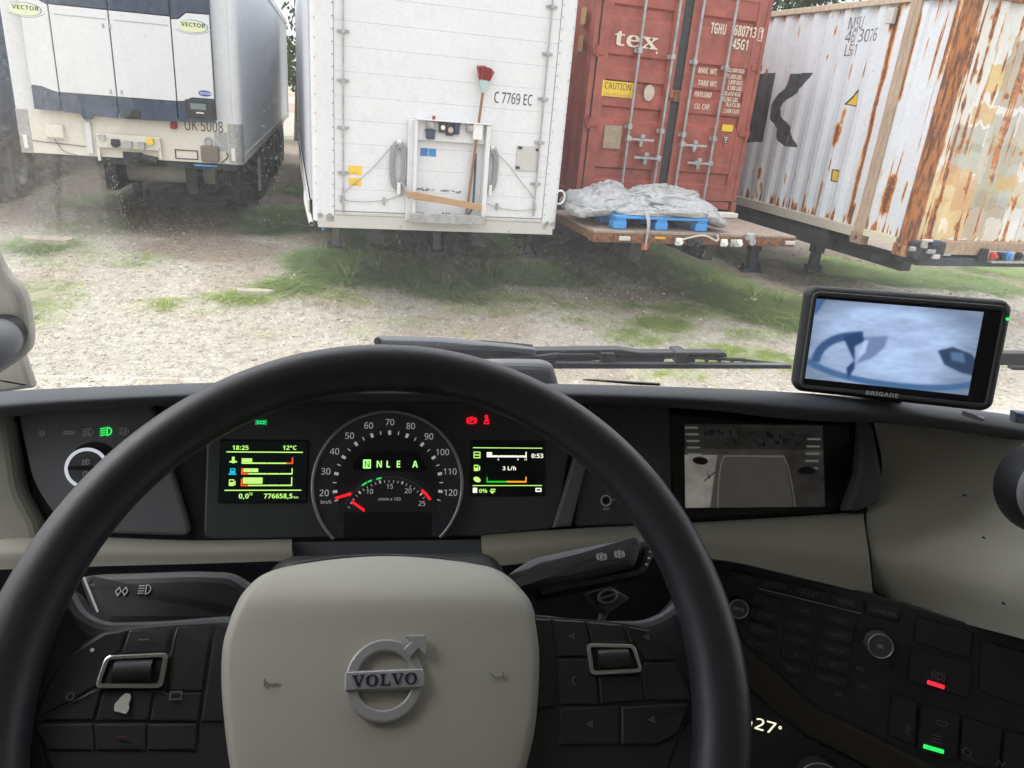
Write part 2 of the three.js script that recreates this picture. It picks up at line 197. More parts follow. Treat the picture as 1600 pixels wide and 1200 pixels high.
{
  const mudShade = [[300, 350, 150, 26], [330, 390, 130, 20], [1120, 420, 70, 14], [900, 375, 90, 20], [1010, 462, 90, 10], [1240, 425, 110, 22], [1470, 428, 150, 18], [1330, 405, 120, 16], [1560, 450, 90, 12]].map(([x, y, w, h]) => { const c = gnd(x, y), e = gnd(x + w, y), n = gnd(x, y + h), f = gnd(x, y - h); return [c.x, (n.z + f.z) / 2, Math.abs(e.x - c.x), Math.abs(n.z - f.z) / 2]; });  // brown mud, plus shade by the containers painted dark into the ground colour
  const map = pixels(2048, 2048, (u, v, i, j) => {
    const x = u * 20 - 10, z = v * -20, g = grassAt(x, z), n = fbm(x * 1.1, z * 1.1, 4), s = h2(i, j), s2 = vn(x * 38, z * 38), s3 = vn(x * 16 + 7, z * 16);
    let m = 0; for (const q of mudShade) { const a = (x - q[0]) / q[2], b = (z - q[1]) / q[3]; m = Math.max(m, smoothstep(1.4 - a * a - b * b + 1.2 * (n - 0.5), 0, 1)); }
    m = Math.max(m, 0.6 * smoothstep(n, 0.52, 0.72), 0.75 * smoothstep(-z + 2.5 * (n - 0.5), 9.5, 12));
    let c = 0.43 + 0.16 * (n - 0.5) + 0.12 * (s2 - 0.5) + 0.12 * (s - 0.5) + 0.06 * (s3 - 0.5);
    if (s2 > 0.8) c += 0.16 * (s2 - 0.8) * 5; if (s3 < 0.2) c *= 0.8;
    let r = c * 1.04, gg = c * 0.95, b = c * 0.78;
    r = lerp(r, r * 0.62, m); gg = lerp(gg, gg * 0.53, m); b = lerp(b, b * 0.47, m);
    const k = clamp(g[0] * (0.25 + 1.0 * s3), 0, 0.75); r = lerp(r, lerp(0.11, 0.25, g[2]), k); gg = lerp(gg, lerp(0.22, 0.35, g[2]), k); b = lerp(b, 0.045, k);
    return [r, gg, b];
  });
  map.wrapS = map.wrapT = THREE.MirroredRepeatWrapping;
  const xs = [], zs = [], out = [14, 18, 24, 34, 50, 80, 130, 220, 400];
  for (let x = -11; x <= 11.001; x += 0.1) xs.push(x); for (let z = -22; z <= 1.001; z += 0.1) zs.push(z);
  const X = [...out.map((q) => -q).reverse(), ...xs, ...out], Z = [...out.map((q) => -12 - q).reverse(), ...zs, ...out], pos = [], uv = [], idx = [];
  for (const z of Z) for (const x of X) { pos.push(x, groundY(x, z) + (Math.abs(x) < 11 && z > -16 ? (fbm(x * 7, z * 7, 2) - 0.5) * 0.035 : 0), z); uv.push((x + 10) / 20, z / -20); }
  for (let j = 0; j + 1 < Z.length; j++) for (let i = 0; i + 1 < X.length; i++) { const a = j * X.length + i, b = a + X.length; idx.push(a, b, a + 1, a + 1, b, b + 1); }
  const g = new THREE.BufferGeometry(); g.setAttribute('position', new THREE.Float32BufferAttribute(pos, 3)); g.setAttribute('uv', new THREE.Float32BufferAttribute(uv, 2)); g.setIndex(idx); g.computeVertexNormals();
  const bump = GRAIN.clone(); bump.repeat.set(34, 34); bump.needsUpdate = true;
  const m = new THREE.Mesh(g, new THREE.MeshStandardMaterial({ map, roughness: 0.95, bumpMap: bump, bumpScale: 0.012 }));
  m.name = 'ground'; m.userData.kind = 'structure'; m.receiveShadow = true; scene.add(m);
}
function scatter(name, label, geo, mat, list) {            // countless small things as one object
  const m = new THREE.InstancedMesh(geo, mat, list.length), d = new THREE.Object3D();
  list.forEach((q, i) => { d.position.set(q.x, q.y, q.z); d.rotation.set(q.a || 0, q.t, q.b || 0); d.scale.set(q.s, q.h || q.s, q.w || q.s); d.updateMatrix(); m.setMatrixAt(i, d.matrix); m.setColorAt(i, q.c); });
  m.name = name; m.userData.kind = 'stuff'; m.userData.label = label; m.castShadow = m.receiveShadow = true; scene.add(m); return m;
}
{
  const stone = new THREE.IcosahedronGeometry(1, 1), p = stone.attributes.position;
  for (let i = 0; i < p.count; i++) { const v = V().fromBufferAttribute(p, i), k = 0.75 + 0.5 * vn(v.x * 2.3 + 5, v.y * 2.3 + v.z * 3.1); p.setXYZ(i, v.x * k, v.y * k * 0.7, v.z * k); }
  stone.computeVertexNormals();
  const list = [];
  for (let i = 0; i < 62000; i++) {
    const z = -5.4 - 7.2 * Math.pow(rnd(), 1.3), x = rr(-0.62, 0.98) * -z * 1.05, g = grassAt(x, z)[0]; if (rnd() < g * 0.9) continue;
    const big = rnd() < 0.012, s = big ? rr(0.012, 0.03) : 0.004 + 0.008 * Math.pow(rnd(), 2), k = rr(0.33, 0.5) * (z < -9 ? 0.8 : 1);
    list.push({ x, z, y: groundY(x, z) + (fbm(x * 7, z * 7, 2) - 0.5) * 0.035 + s * 0.2, s, h: s * rr(0.6, 1), w: s * rr(0.7, 1.2), t: rr(0, 6), a: rr(-0.4, 0.4), c: lin(k * 1.05, k * rr(0.9, 0.97), k * rr(0.7, 0.84)) });
  }
  scatter('gravel', 'pale loose gravel stones strewn over the yard', stone, new THREE.MeshStandardMaterial({ roughness: 0.9 }), list);
  const pos = [], nor = []; let s0 = seed; seed = 99;
  for (let b = 0; b < 9; b++) { const a = rr(0, 6.28), o = rr(0, 0.03), l = rr(0.6, 1), lean = rr(0.1, 0.6), w = 0.0045, c = Math.cos(a), s = Math.sin(a), q = (t, k) => [c * (o + lean * t * t * 0.5) - s * k * w * (1 - t), l * t, s * (o + lean * t * t * 0.5) + c * k * w * (1 - t)];
    for (const [u, v] of [[0, 0.4], [0.4, 0.75], [0.75, 1]]) { const A = q(u, -1), B = q(u, 1), C = q(v, 1), D = q(v, -1); pos.push(...A, ...B, ...C, ...A, ...C, ...D); for (let k = 0; k < 6; k++) nor.push(c * -0.4, 0.85, s * -0.4); } }
  seed = s0;
  const tuft = new THREE.BufferGeometry(); tuft.setAttribute('position', new THREE.Float32BufferAttribute(pos, 3)); tuft.setAttribute('normal', new THREE.Float32BufferAttribute(nor, 3));
  const gl = [];
  for (let i = 0; i < 420000 && gl.length < 56000; i++) {
    const z = -5.3 - 12.5 * Math.pow(rnd(), 1.1), x = rr(-0.62, 1) * -z * 1.05, [m, t, k] = grassAt(x, z); if (rnd() > m * (0.25 + 0.75 * smoothstep(m, 0.1, 0.8)) * smoothstep(fbm(x * 4.5, z * 4.5, 3), 0.22, 0.48)) continue;
    const v = rr(0.6, 1.4), y = smoothstep(vn(x * 3, z * 3), 0.45, 0.8) * 0.5 + rr(0, 0.35);
    gl.push({ x, z, y: groundY(x, z) - 0.012, s: rr(1, 2) * (0.6 + t * 4.5), h: t * rr(0.3, 1.0) * (0.25 + m * 0.5), t: rr(0, 6.28), c: lin(v * lerp(0.14, 0.36, clamp(k * 0.7 + y * 0.6, 0, 1)), v * lerp(0.27, 0.45, clamp(k * 0.7 + y * 0.5, 0, 1)), v * 0.04) });
  }
  for (const [px, py] of [[690, 448], [700, 452], [1180, 470], [1150, 462], [765, 432], [1110, 448], [1000, 425], [560, 425], [590, 430], [1215, 478], [545, 440]]) for (let k = 0; k < 4; k++) { const p = gnd(px + rr(-9, 9), py + rr(-4, 4)); gl.push({ x: p.x, z: p.z, y: p.y - 0.01, s: 1.5, h: rr(0.24, 0.34), t: rr(0, 6), c: lin(0.36, 0.4, 0.1) }); }
  scatter('grass', 'green grass and weeds growing through the gravel in strips', tuft, new THREE.MeshPhysicalMaterial({ roughness: 1, transmission: 0.35, thickness: 0, side: THREE.DoubleSide }), gl);
}
function stoneSlab(px, py, w, d, h, c, label, group) { // flat pieces of rubble
  const p = gnd(px, py), pts = []; for (let i = 0; i < 9; i++) { const a = i / 9 * 6.28; pts.push([Math.cos(a) * w * rr(0.4, 0.55), Math.sin(a) * d * rr(0.38, 0.55)]); }
  const o = part('rubble_slab', slab(pts, 0, h, { r: 0.02, b: 0.008 }).rotateX(-Math.PI / 2 + 0.06), c); o.position.copy(p); return tag(o, label, 'rock', group);
}
stoneSlab(80, 382, 0.62, 0.24, 0.09, std(0.52, 0.44, 0.34, 0.9, { map: scaled(WEAR, 0.4) }), 'flat pinkish slab of rubble in the weeds before the refrigerated trailer');
stoneSlab(398, 459, 0.42, 0.12, 0.05, std(0.55, 0.5, 0.4, 0.9, { map: scaled(WEAR, 0.4) }), 'pale flat stone slab lying in the bright grass patch');
stoneSlab(1165, 473, 0.07, 0.07, 0.05, M.paper, 'small crumpled white scrap in the grass strip, left of the pair');
stoneSlab(1176, 474, 0.09, 0.08, 0.07, M.paper, 'small crumpled white scrap in the grass strip, right of the pair');
stoneSlab(1275, 458, 0.35, 0.2, 0.07, std(0.45, 0.4, 0.33, 0.9, { map: scaled(WEAR, 0.4) }), 'flat tan rock behind the grass, just above the dashboard monitor');

// ---------------------------------------------------------------- trailers and containers
function write(F, t, s, a, b, h, mat, o = {}) {            // lettering from pixel a to pixel b along its baseline, h high
  const off = o.off || 0.002, p = F.at(a[0], a[1], off), q = F.at(b[0], b[1], off), g = text(s, h, o.font || SANS, { fit: Math.hypot(q[0] - p[0], q[1] - p[1]), slant: o.slant, d: 0.0015 });
  return part('lettering', g.translate(p[0], p[1], off), mat, t);
}
function legs(F, t, list, top, r = 0.065, m = M.chassis) {                // landing legs: outer tube, inner tube, foot
  for (const [px, py] of list) {
    const p = gnd(px, py), T = (g) => F.inv(g.translate(p.x, p.y, p.z));
    const l = part('landing_leg', [T(bx(-r, r, 0.32, top - p.y, -r, r, 0.01)), T(bx(-r * 0.75, r * 0.75, 0.06, 0.4, -r * 0.75, r * 0.75, 0.008)), T(rod([-r - 0.02, 0.42, 0.02], [r + 0.02, 0.42, 0.02], 0.02))], m, t);
    part('foot', [T(slab([[-0.17, -0.1], [0.17, -0.1], [0.13, 0.12], [-0.13, 0.12]], 0, 0.03, { b: 0.006 }).rotateX(-Math.PI / 2)), T(bx(-0.12, -0.1, 0.03, 0.13, -0.06, 0.06)), T(bx(0.1, 0.12, 0.03, 0.13, -0.06, 0.06)), T(rod([-0.13, 0.09, 0], [0.13, 0.09, 0], 0.018))], m, l);
  }
}
function wheel(t, x, z, y = 0.62, r = 0.5, w = 0.36, side = 1) {
  const g = new THREE.LatheGeometry([[0.29, 0.12], [0.34, 0.17], [0.44, 0.18], [0.49, 0.15], [0.5, 0.1], [0.5, -0.1], [0.49, -0.15], [0.44, -0.18], [0.29, -0.17]].map(([a, b]) => new THREE.Vector2(a * r * 2, b * w / 0.36)), 40).rotateZ(-Math.PI / 2 * side);
  const k = part('wheel', g.translate(x, y, z), M.tyreWall, t);
  const d = new THREE.LatheGeometry([[0.0, 0.02], [0.1, 0.03], [0.11, -0.01], [0.2, -0.04], [0.24, 0.06], [0.285, 0.13], [0.295, 0.12]].map(([a, b]) => new THREE.Vector2(a * r * 2, b)), 32).rotateZ(-Math.PI / 2 * side);
  part('rim', [d.translate(x, y, z), ...Array.from({ length: 8 }, (_, i) => new THREE.SphereGeometry(0.018, 6, 4).translate(x + side * 0.02, y + 0.16 * Math.cos(i * 0.785), z + 0.16 * Math.sin(i * 0.785)))], M.rimGrey, k);
}
const C = yard(490, 345, 1.3, 7.3), Rf = yard(34, 238, 1.15, 5), Dk = yard(929, 357, 1.2, 9), Rd = yard(1148, 331, 1.2, 9), Wc = yard(1411, 398, 1.3, 9.5);
{ // white box trailer
  const t = C.group('box_trailer', 'white box trailer with ribbed front wall, service panel and marking C 7769 EC', 'trailer');
  const A = (px, py, o) => C.at(px, py, o), W = 2.52, Y0 = 1.12, TOP = 4.0, L = -13.6, xl = A(522, 200)[0], xr = A(860, 200)[0];
  const g1 = A(525, 110)[1], pitch = (A(525, 31)[1] - A(525, 187)[1]) / 4;
  part('front_backing', bx(xl - 0.01, xr + 0.01, Y0 + 0.1, TOP, -0.06, -0.02), M.whiteGrey, t);
  for (let k = -9; k < 7; k++) { const y = g1 + k * pitch, a = Math.max(Y0 + 0.1, y), b = Math.min(TOP, y + pitch); if (b - a > 0.03) part('panel', bx(xl, xr, a + 0.0006, b - 0.0006, -0.02, 0, 0.0015, 1), M.white, t); }
  const post = (s) => { const p = [], x0 = s < 0 ? 0 : W, x1 = s < 0 ? xl - 0.004 : xr + 0.004; p.push([x1, 0.012], [x0 - s * 0.12, 0.012]); for (let a = 0; a <= 6; a++) { const q = a / 6 * Math.PI / 2; p.push([x0 - s * (0.07 - 0.07 * Math.sin(q)), -0.06 + 0.066 * Math.cos(q)]); } p.push([x0, -0.3], [x1, -0.3]); return slab(p.map(([x, z]) => [x, -z]), Y0 - 0.0, TOP, {}).rotateX(-Math.PI / 2); };
  for (const s of [-1, 1]) {
    const c = part('corner_post', post(s), M.whitePost, t), xi = s < 0 ? xl - 0.012 : xr + 0.02, xo = s < 0 ? 0.03 : W - 0.03, r = [];
    for (let y = Y0 + 0.15; y < TOP; y += 0.105) r.push(new THREE.SphereGeometry(0.007, 6, 4).translate(xi, y, 0.013)); for (let y = Y0 + 0.2; y < TOP; y += 0.16) r.push(new THREE.SphereGeometry(0.006, 6, 4).translate(xo, y, 0.0));
    part('rivet', r, M.hose, c, 'stuff');
    for (const x of s < 0 ? [0.06, xl - 0.05] : [xr + 0.06, W - 0.05]) part('bolt', [new THREE.TorusGeometry(0.02, 0.005, 6, 16).translate(x, Y0 + 0.06, 0.016), disc(x, Y0 + 0.06, 0.014, 0.013, 0.008)], M.galv, c);
  }
  part('bottom_rail', [bx(0.04, W - 0.04, Y0 - 0.06, Y0 + 0.07, -0.25, 0.012, 0.008), bx(xl, xr, Y0 + 0.071, Y0 + 0.1, -0.05, 0.02, 0.004)], M.whiteGrey, t);
  for (const s of [-1, 1]) { const x = s < 0 ? 0.005 : W - 0.005; part('side_wall', bx(x - 0.02, x + 0.02, Y0 + 0.16, TOP, L, -0.31), M.sideGrey, t); part('side_rail', bx(x - 0.05, x + 0.03 * s, Y0 - 0.02, Y0 + 0.155, L, -0.31, 0.01), M.whiteGrey, t); }
  part('roof', bx(0, W, TOP + 0.003, TOP + 0.05, L, 0), M.whiteGrey, t); part('underframe', [bx(0.6, 0.75, 0.8, Y0 - 0.07, L, -0.6), bx(1.75, 1.9, 0.8, Y0 - 0.07, L, -0.6), bx(0.05, W - 0.05, Y0 - 0.07, Y0 - 0.03, L, -0.26)], M.chassis, t);
  part('rear_door', bx(0.03, W - 0.03, Y0, TOP - 0.01, L - 0.04, L - 0.003), M.whiteGrey, t);
  for (const z of [-9.2, -10.5, -11.8]) for (const s of [-1, 1]) wheel(t, s < 0 ? 0.22 : W - 0.22, z, 0.72, 0.46, 0.36, s);
  for (const [a, b] of [[[540, 0], [533, 332]], [[861, 0], [836, 338]]]) {
    const p = A(...a, 0.03), q = A(...b, 0.03), x = (p[0] + q[0]) / 2, r = part('vent_rope_rod', rod([x, q[1], 0.03], [x, TOP - 0.05, 0.03], 0.009), M.galv, t), g = [];
    for (const y of [0, 1, 2, 3, 4, 5].map((k) => A(534, 269)[1] + k * 0.413 + (x > 1 ? -0.01 : 0))) if (y < TOP - 0.1) g.push(bx(x - 0.055, x + 0.055, y - 0.012, y + 0.012, 0.001, 0.018, 0.004), bx(x - 0.018, x + 0.018, y - 0.02, y + 0.02, 0.018, 0.045, 0.005));
    g.forEach((q2, i) => i % 2 || part('clip', [q2, g[i + 1]], M.galv, r));
  }
  { // service panel: two uprights, connector plate, tray
    const x0 = A(634, 300)[0], x1 = A(757, 300)[0], xa = A(649, 250)[0], xb = A(744, 250)[0], yt = A(700, 190)[1], yb = A(700, 345)[1], yp = A(700, 221)[1];
    const f = part('service_panel', [bx(x0, xa, yb, yt, 0.002, 0.05, 0.006), bx(xa - 0.03, xa, yb + 0.05, yt, 0.05, 0.11, 0.004), bx(x1 - 0.045, x1, yb + 0.03, yt, 0.002, 0.11, 0.006), bx(xa - 0.02, x1, yt, yt + 0.012, 0.002, 0.125, 0.004)], M.whitePost, t);
    part('connector_plate', bx(xa + 0.002, x1 - 0.047, yp, yt - 0.002, 0.02, 0.05, 0.003), M.white, f);
    part('tray', [bx(xa - 0.06, x1 + 0.005, yb - 0.01, yb + 0.085, 0.11, 0.135, 0.008), bx(xa, xb, yb + 0.03, yb + 0.055, 0.003, 0.11), disc(xa + 0.07, yb + 0.03, 0.137, 0.022, 0.006)], M.galv, f);
    const con = (px, py, w, h, m, cap) => { const [x, y] = A(px, py, 0.09); part('connector', [bx(x - w / 2, x + w / 2, y - h / 2, y + h / 2, 0.051, 0.1, 0.012), bx(x - w / 2 - 0.012, x + w / 2 + 0.012, y + h / 2 - 0.012, y + h / 2 + 0.01, 0.051, 0.085, 0.004)], m, f); if (cap) part('cap', disc(x + 0.004, y, 0.105, w * 0.36, 0.02), cap, f); };
    con(673, 195, 0.07, 0.08, M.silver, M.galv); con(673, 211, 0.085, 0.08, M.navy); con(691, 199, 0.06, 0.1, M.black, M.paper); con(703, 203, 0.075, 0.11, M.black, std(0.45, 0.33, 0.3, 0.5)); con(714, 202, 0.055, 0.1, M.navy, M.navy); con(735, 201, 0.075, 0.075, M.silver, M.galv);
    const [rx, ry] = A(678, 186, 0.08); part('red_tab', bx(rx - 0.012, rx + 0.012, ry - 0.03, ry + 0.03, 0.05, 0.1, 0.005), M.bristle, f);
    const [px2, py2] = A(749, 205, 0.12); part('data_plate', bx(px2 - 0.06, px2 + 0.035, py2 - 0.08, py2 + 0.07, 0.1115, 0.114), M.paper, f);
    const [s0, s1] = A(657, 231), [s2, s3] = A(681, 245); part('sticker', bx(s0, (s0 + s2) / 2 - 0.004, s3, s1, 0.001, 0.003), std(0.05, 0.2, 0.55, 0.5, { map: scaled(WEAR, 0.1) }), f); part('sticker', bx((s0 + s2) / 2 + 0.004, s2, s3, s1, 0.001, 0.003), std(0.03, 0.3, 0.62, 0.5, { map: scaled(WEAR, 0.1) }), f);
    for (const px of [652, 656, 660, 692, 697, 702, 728]) { const [x, y] = A(px, 333); part('fixing', disc(x, y, 0.004, 0.008, 0.006, 8), M.black, f); }
    const [k0, k1] = A(748, 240, 0.05), [, k2] = A(743, 336, 0.05); part('air_pipe', tube([[k0 - 0.03, k1, 0.05], [k0 - 0.025, (k1 + k2) / 2, 0.05], [k0 - 0.035, k2 + 0.06, 0.05], [k0 - 0.07, k2 - 0.0, 0.04]], 0.012, 20, 8), M.navy, f);
    const so = [], cs = [[653, 295, 8], [661, 296, 14], [672, 297, 10], [690, 298, 9], [703, 298, 8], [714, 300, 7]]; for (const [px, py, n] of cs) for (let i = 0; i < n; i++) { const [x, y] = A(px + rr(-7, 7), py + rr(-1.2, 1.2)); so.push(new THREE.CircleGeometry(rr(0.004, 0.012), 6).translate(x, y, 0.0012)); } part('scuff', so, std(0.25, 0.24, 0.22, 0.8), t, 'stuff');
  }
  write(C, t, 'C 7769 EC', [772, 160], [831, 164.5], 0.1, M.ink);
  for (const [px, py, w, h] of [[555, 266, 0.13, 0.085], [555, 284, 0.12, 0.075]]) { const [x, y] = A(px, py); part('sticker', [bx(x - w / 2, x + w / 2, y - h / 2, y + h / 2, 0.0005, 0.003)], M.yellow, t); part('sticker_print', ribbon([[[x - 0.03, y - h * 0.3], [x + 0.02, y - h * 0.3]]], 0.004, 0.0035), M.ink, t); }
  for (const [px, py, w, h] of [[614, 318, 0.08, 0.06], [787, 265, 0.14, 0.055]]) { const [x, y] = A(px, py); part('sticker', bx(x - w / 2, x + w / 2, y - h / 2, y + h / 2, 0.0005, 0.003), M.paper, t); }
  { const [x0, y0] = A(808, 227), [x1, y1] = A(838, 268); part('hatch', [bx(x0, x1, y1, y0, 0.001, 0.012, 0.004)], M.whiteGrey, t); for (const [u, v] of [[x0 + 0.03, y0 - 0.02], [x0 + 0.02, y1 + 0.03], [x1 - 0.01, y0 - 0.03]]) part('hinge', bx(u - 0.022, u + 0.022, v - 0.012, v + 0.012, 0.0125, 0.024, 0.003), M.black, t); }
  { const [x, y] = A(851, 345, 0.012); write(C, t, '621 1640', [781, 345.5], [803, 347.5], 0.035, M.paper, { off: 0.0145 }); part('blue_dot', disc(A(820, 346, 0.014)[0], A(820, 346, 0.014)[1], 0.0135, 0.012, 0.003), M.blue, t); }
  const q = (px, py, z = 0.02) => V(...A(px, py, z), z);
  part('seal_cable', [tube([q(612, 228), q(580, 265), q(548, 292), q(535, 305), q(536, 311), q(560, 315), q(600, 313), q(632, 304)], 0.004, 40, 5), tube([q(776, 240), q(795, 258), q(815, 285), q(835, 312), q(836, 324)], 0.004, 40, 5), tube([q(752, 314), q(777, 324), q(810, 329), q(834, 327)], 0.004, 40, 5)], M.cable, t);
  for (const [px, py] of [[600, 313], [777, 322], [533, 310], [836, 324], [628, 298]]) { const p = q(px, py); part('cable_cleat', bx(p.x - 0.012, p.x + 0.012, p.y - 0.04, p.y + 0.03, 0.001, 0.028, 0.004), M.galv, t); }
  legs(C, t, [[526, 391], [682, 395]], Y0 - 0.05, 0.065, std(0.2, 0.195, 0.185, 0.6, { map: scaled(WEAR, 0.3) }));
  part('mud_lip', tube([V(-0.02, Y0 - 0.03, 0), V(-0.05, Y0 + 0.05, -0.8), V(-0.03, Y0, -2.5), V(-0.05, Y0 + 0.02, -5), V(-0.02, Y0, -9)], 0.025, 60, 6), M.whiteGrey, t);
  const [hx, hy] = A(877, 310); part('side_cleat', new THREE.TorusGeometry(0.07, 0.012, 8, 20, 4.2).rotateZ(-2).rotateY(0.4).translate(W + 0.04, A(868, 310)[1], -0.1), M.paper, t);
  const strip = part('blue_strip', rod([A(514, 352)[0], A(514, 346)[1], -0.3], [A(506, 366)[0], A(506, 368)[1], -0.3], 0.014), M.blue, t);
  // things hung on it
  const hung = (name, geo, mat, label, cat, grp) => { const o = part(name, geo, mat); o.position.copy(C.o); o.quaternion.setFromRotationMatrix(C.m); return tag(o, label, cat, grp); };
  for (const [px, py, h, w, s, l] of [[623, 259, 0.44, 0.15, -1, 'left'], [767, 265, 0.42, 0.135, 1, 'right']]) {
    const [x, y] = A(px, py, 0.04), g = [], hh = h / 2, ww = w / 2;
    for (let k = 0; k < 4; k++) { const e = k * 0.011, pts = []; for (let i = 0; i < 20; i++) { const a = i / 20 * 6.28, f = Math.pow(Math.abs(Math.cos(a)), 0.6) * Math.sign(Math.cos(a)); pts.push([x + (ww - e) * f + 0.004 * Math.sin(k * 3), y + (hh - e * 1.3) * Math.sin(a), 0.03 + 0.012 * (k % 2)]); } g.push(tube(pts, 0.0125, 60, 6, true)); }
    const o = hung('coiled_hose', g, M.hose, s < 0 ? 'grey coiled air hose hung left of the service panel on the white trailer' : 'grey coiled air hose hung between the service panel and the small hatch', 'hose', 'coiled hoses on the white trailer front');
    part('tie', bx(x - 0.012, x + 0.022, y - hh - 0.05, y - hh + 0.06, 0.03, 0.06, 0.006), M.paper, o); part('hook', bx(x - 0.02, x + 0.02, y + hh - 0.03, y + hh + 0.02, 0.005, 0.05, 0.006), M.paper, o);
  }
  { const a = A(754, 128, 0.07), b = A(729, 333, 0.05), m = A(755, 140, 0.07);
    const o = hung('broom', rod([b[0], b[1], 0.05], [m[0], m[1], 0.07], 0.013), M.broomWood, 'red broom with wooden handle standing upright against the white trailer', 'broom'); o.name = 'broom';
    const d = V(m[0] - b[0], m[1] - b[1], 0).normalize(), ang = Math.atan2(d.y, d.x) - Math.PI / 2;
    const at = (g) => g.rotateZ(ang).translate(m[0], m[1], 0.07);
    part('socket', at(slab([[-0.015, -0.03], [0.015, -0.03], [0.04, 0.05], [0.052, 0.085], [-0.052, 0.085], [-0.04, 0.05]], -0.02, 0.02, { b: 0.006 })), std(0.36, 0.47, 0.45, 0.5), o);
    const g = []; for (let i = 0; i < 130; i++) { const u = rr(-1, 1), v = rr(-1, 1); g.push(rod([u * 0.05, 0.08, v * 0.018], [u * 0.085 + rr(-0.006, 0.006), 0.2 - u * u * 0.015 - u * 0.012 + rr(-0.01, 0.01), v * 0.035], 0.0035, 4)); } part('bristles', g.map(at), M.bristle, o, 'stuff'); }
  { const a = A(637, 304, 0.135), b = A(752, 324, 0.135), o = hung('wooden_batten', slab([[a[0] - 0.02, a[1] + 0.035], [a[0] + 0.08, a[1] + 0.028], [b[0], b[1] + 0.032], [b[0], b[1] - 0.036], [a[0] + 0.4, a[1] - 0.075], [a[0] + 0.08, a[1] - 0.045], [a[0] - 0.01, a[1] - 0.02]], 0.137, 0.158, { b: 0.004, r: 0.01 }), M.wood, 'bare wooden batten tied across the service panel of the white trailer', 'batten'); part('tie', tube([[a[0] + 0.01, a[1] - 0.03, 0.16], [a[0] - 0.02, a[1] + 0.05, 0.1], [a[0] - 0.05, a[1] + 0.11, 0.03]], 0.012, 12, 6), M.hose, o); }
}
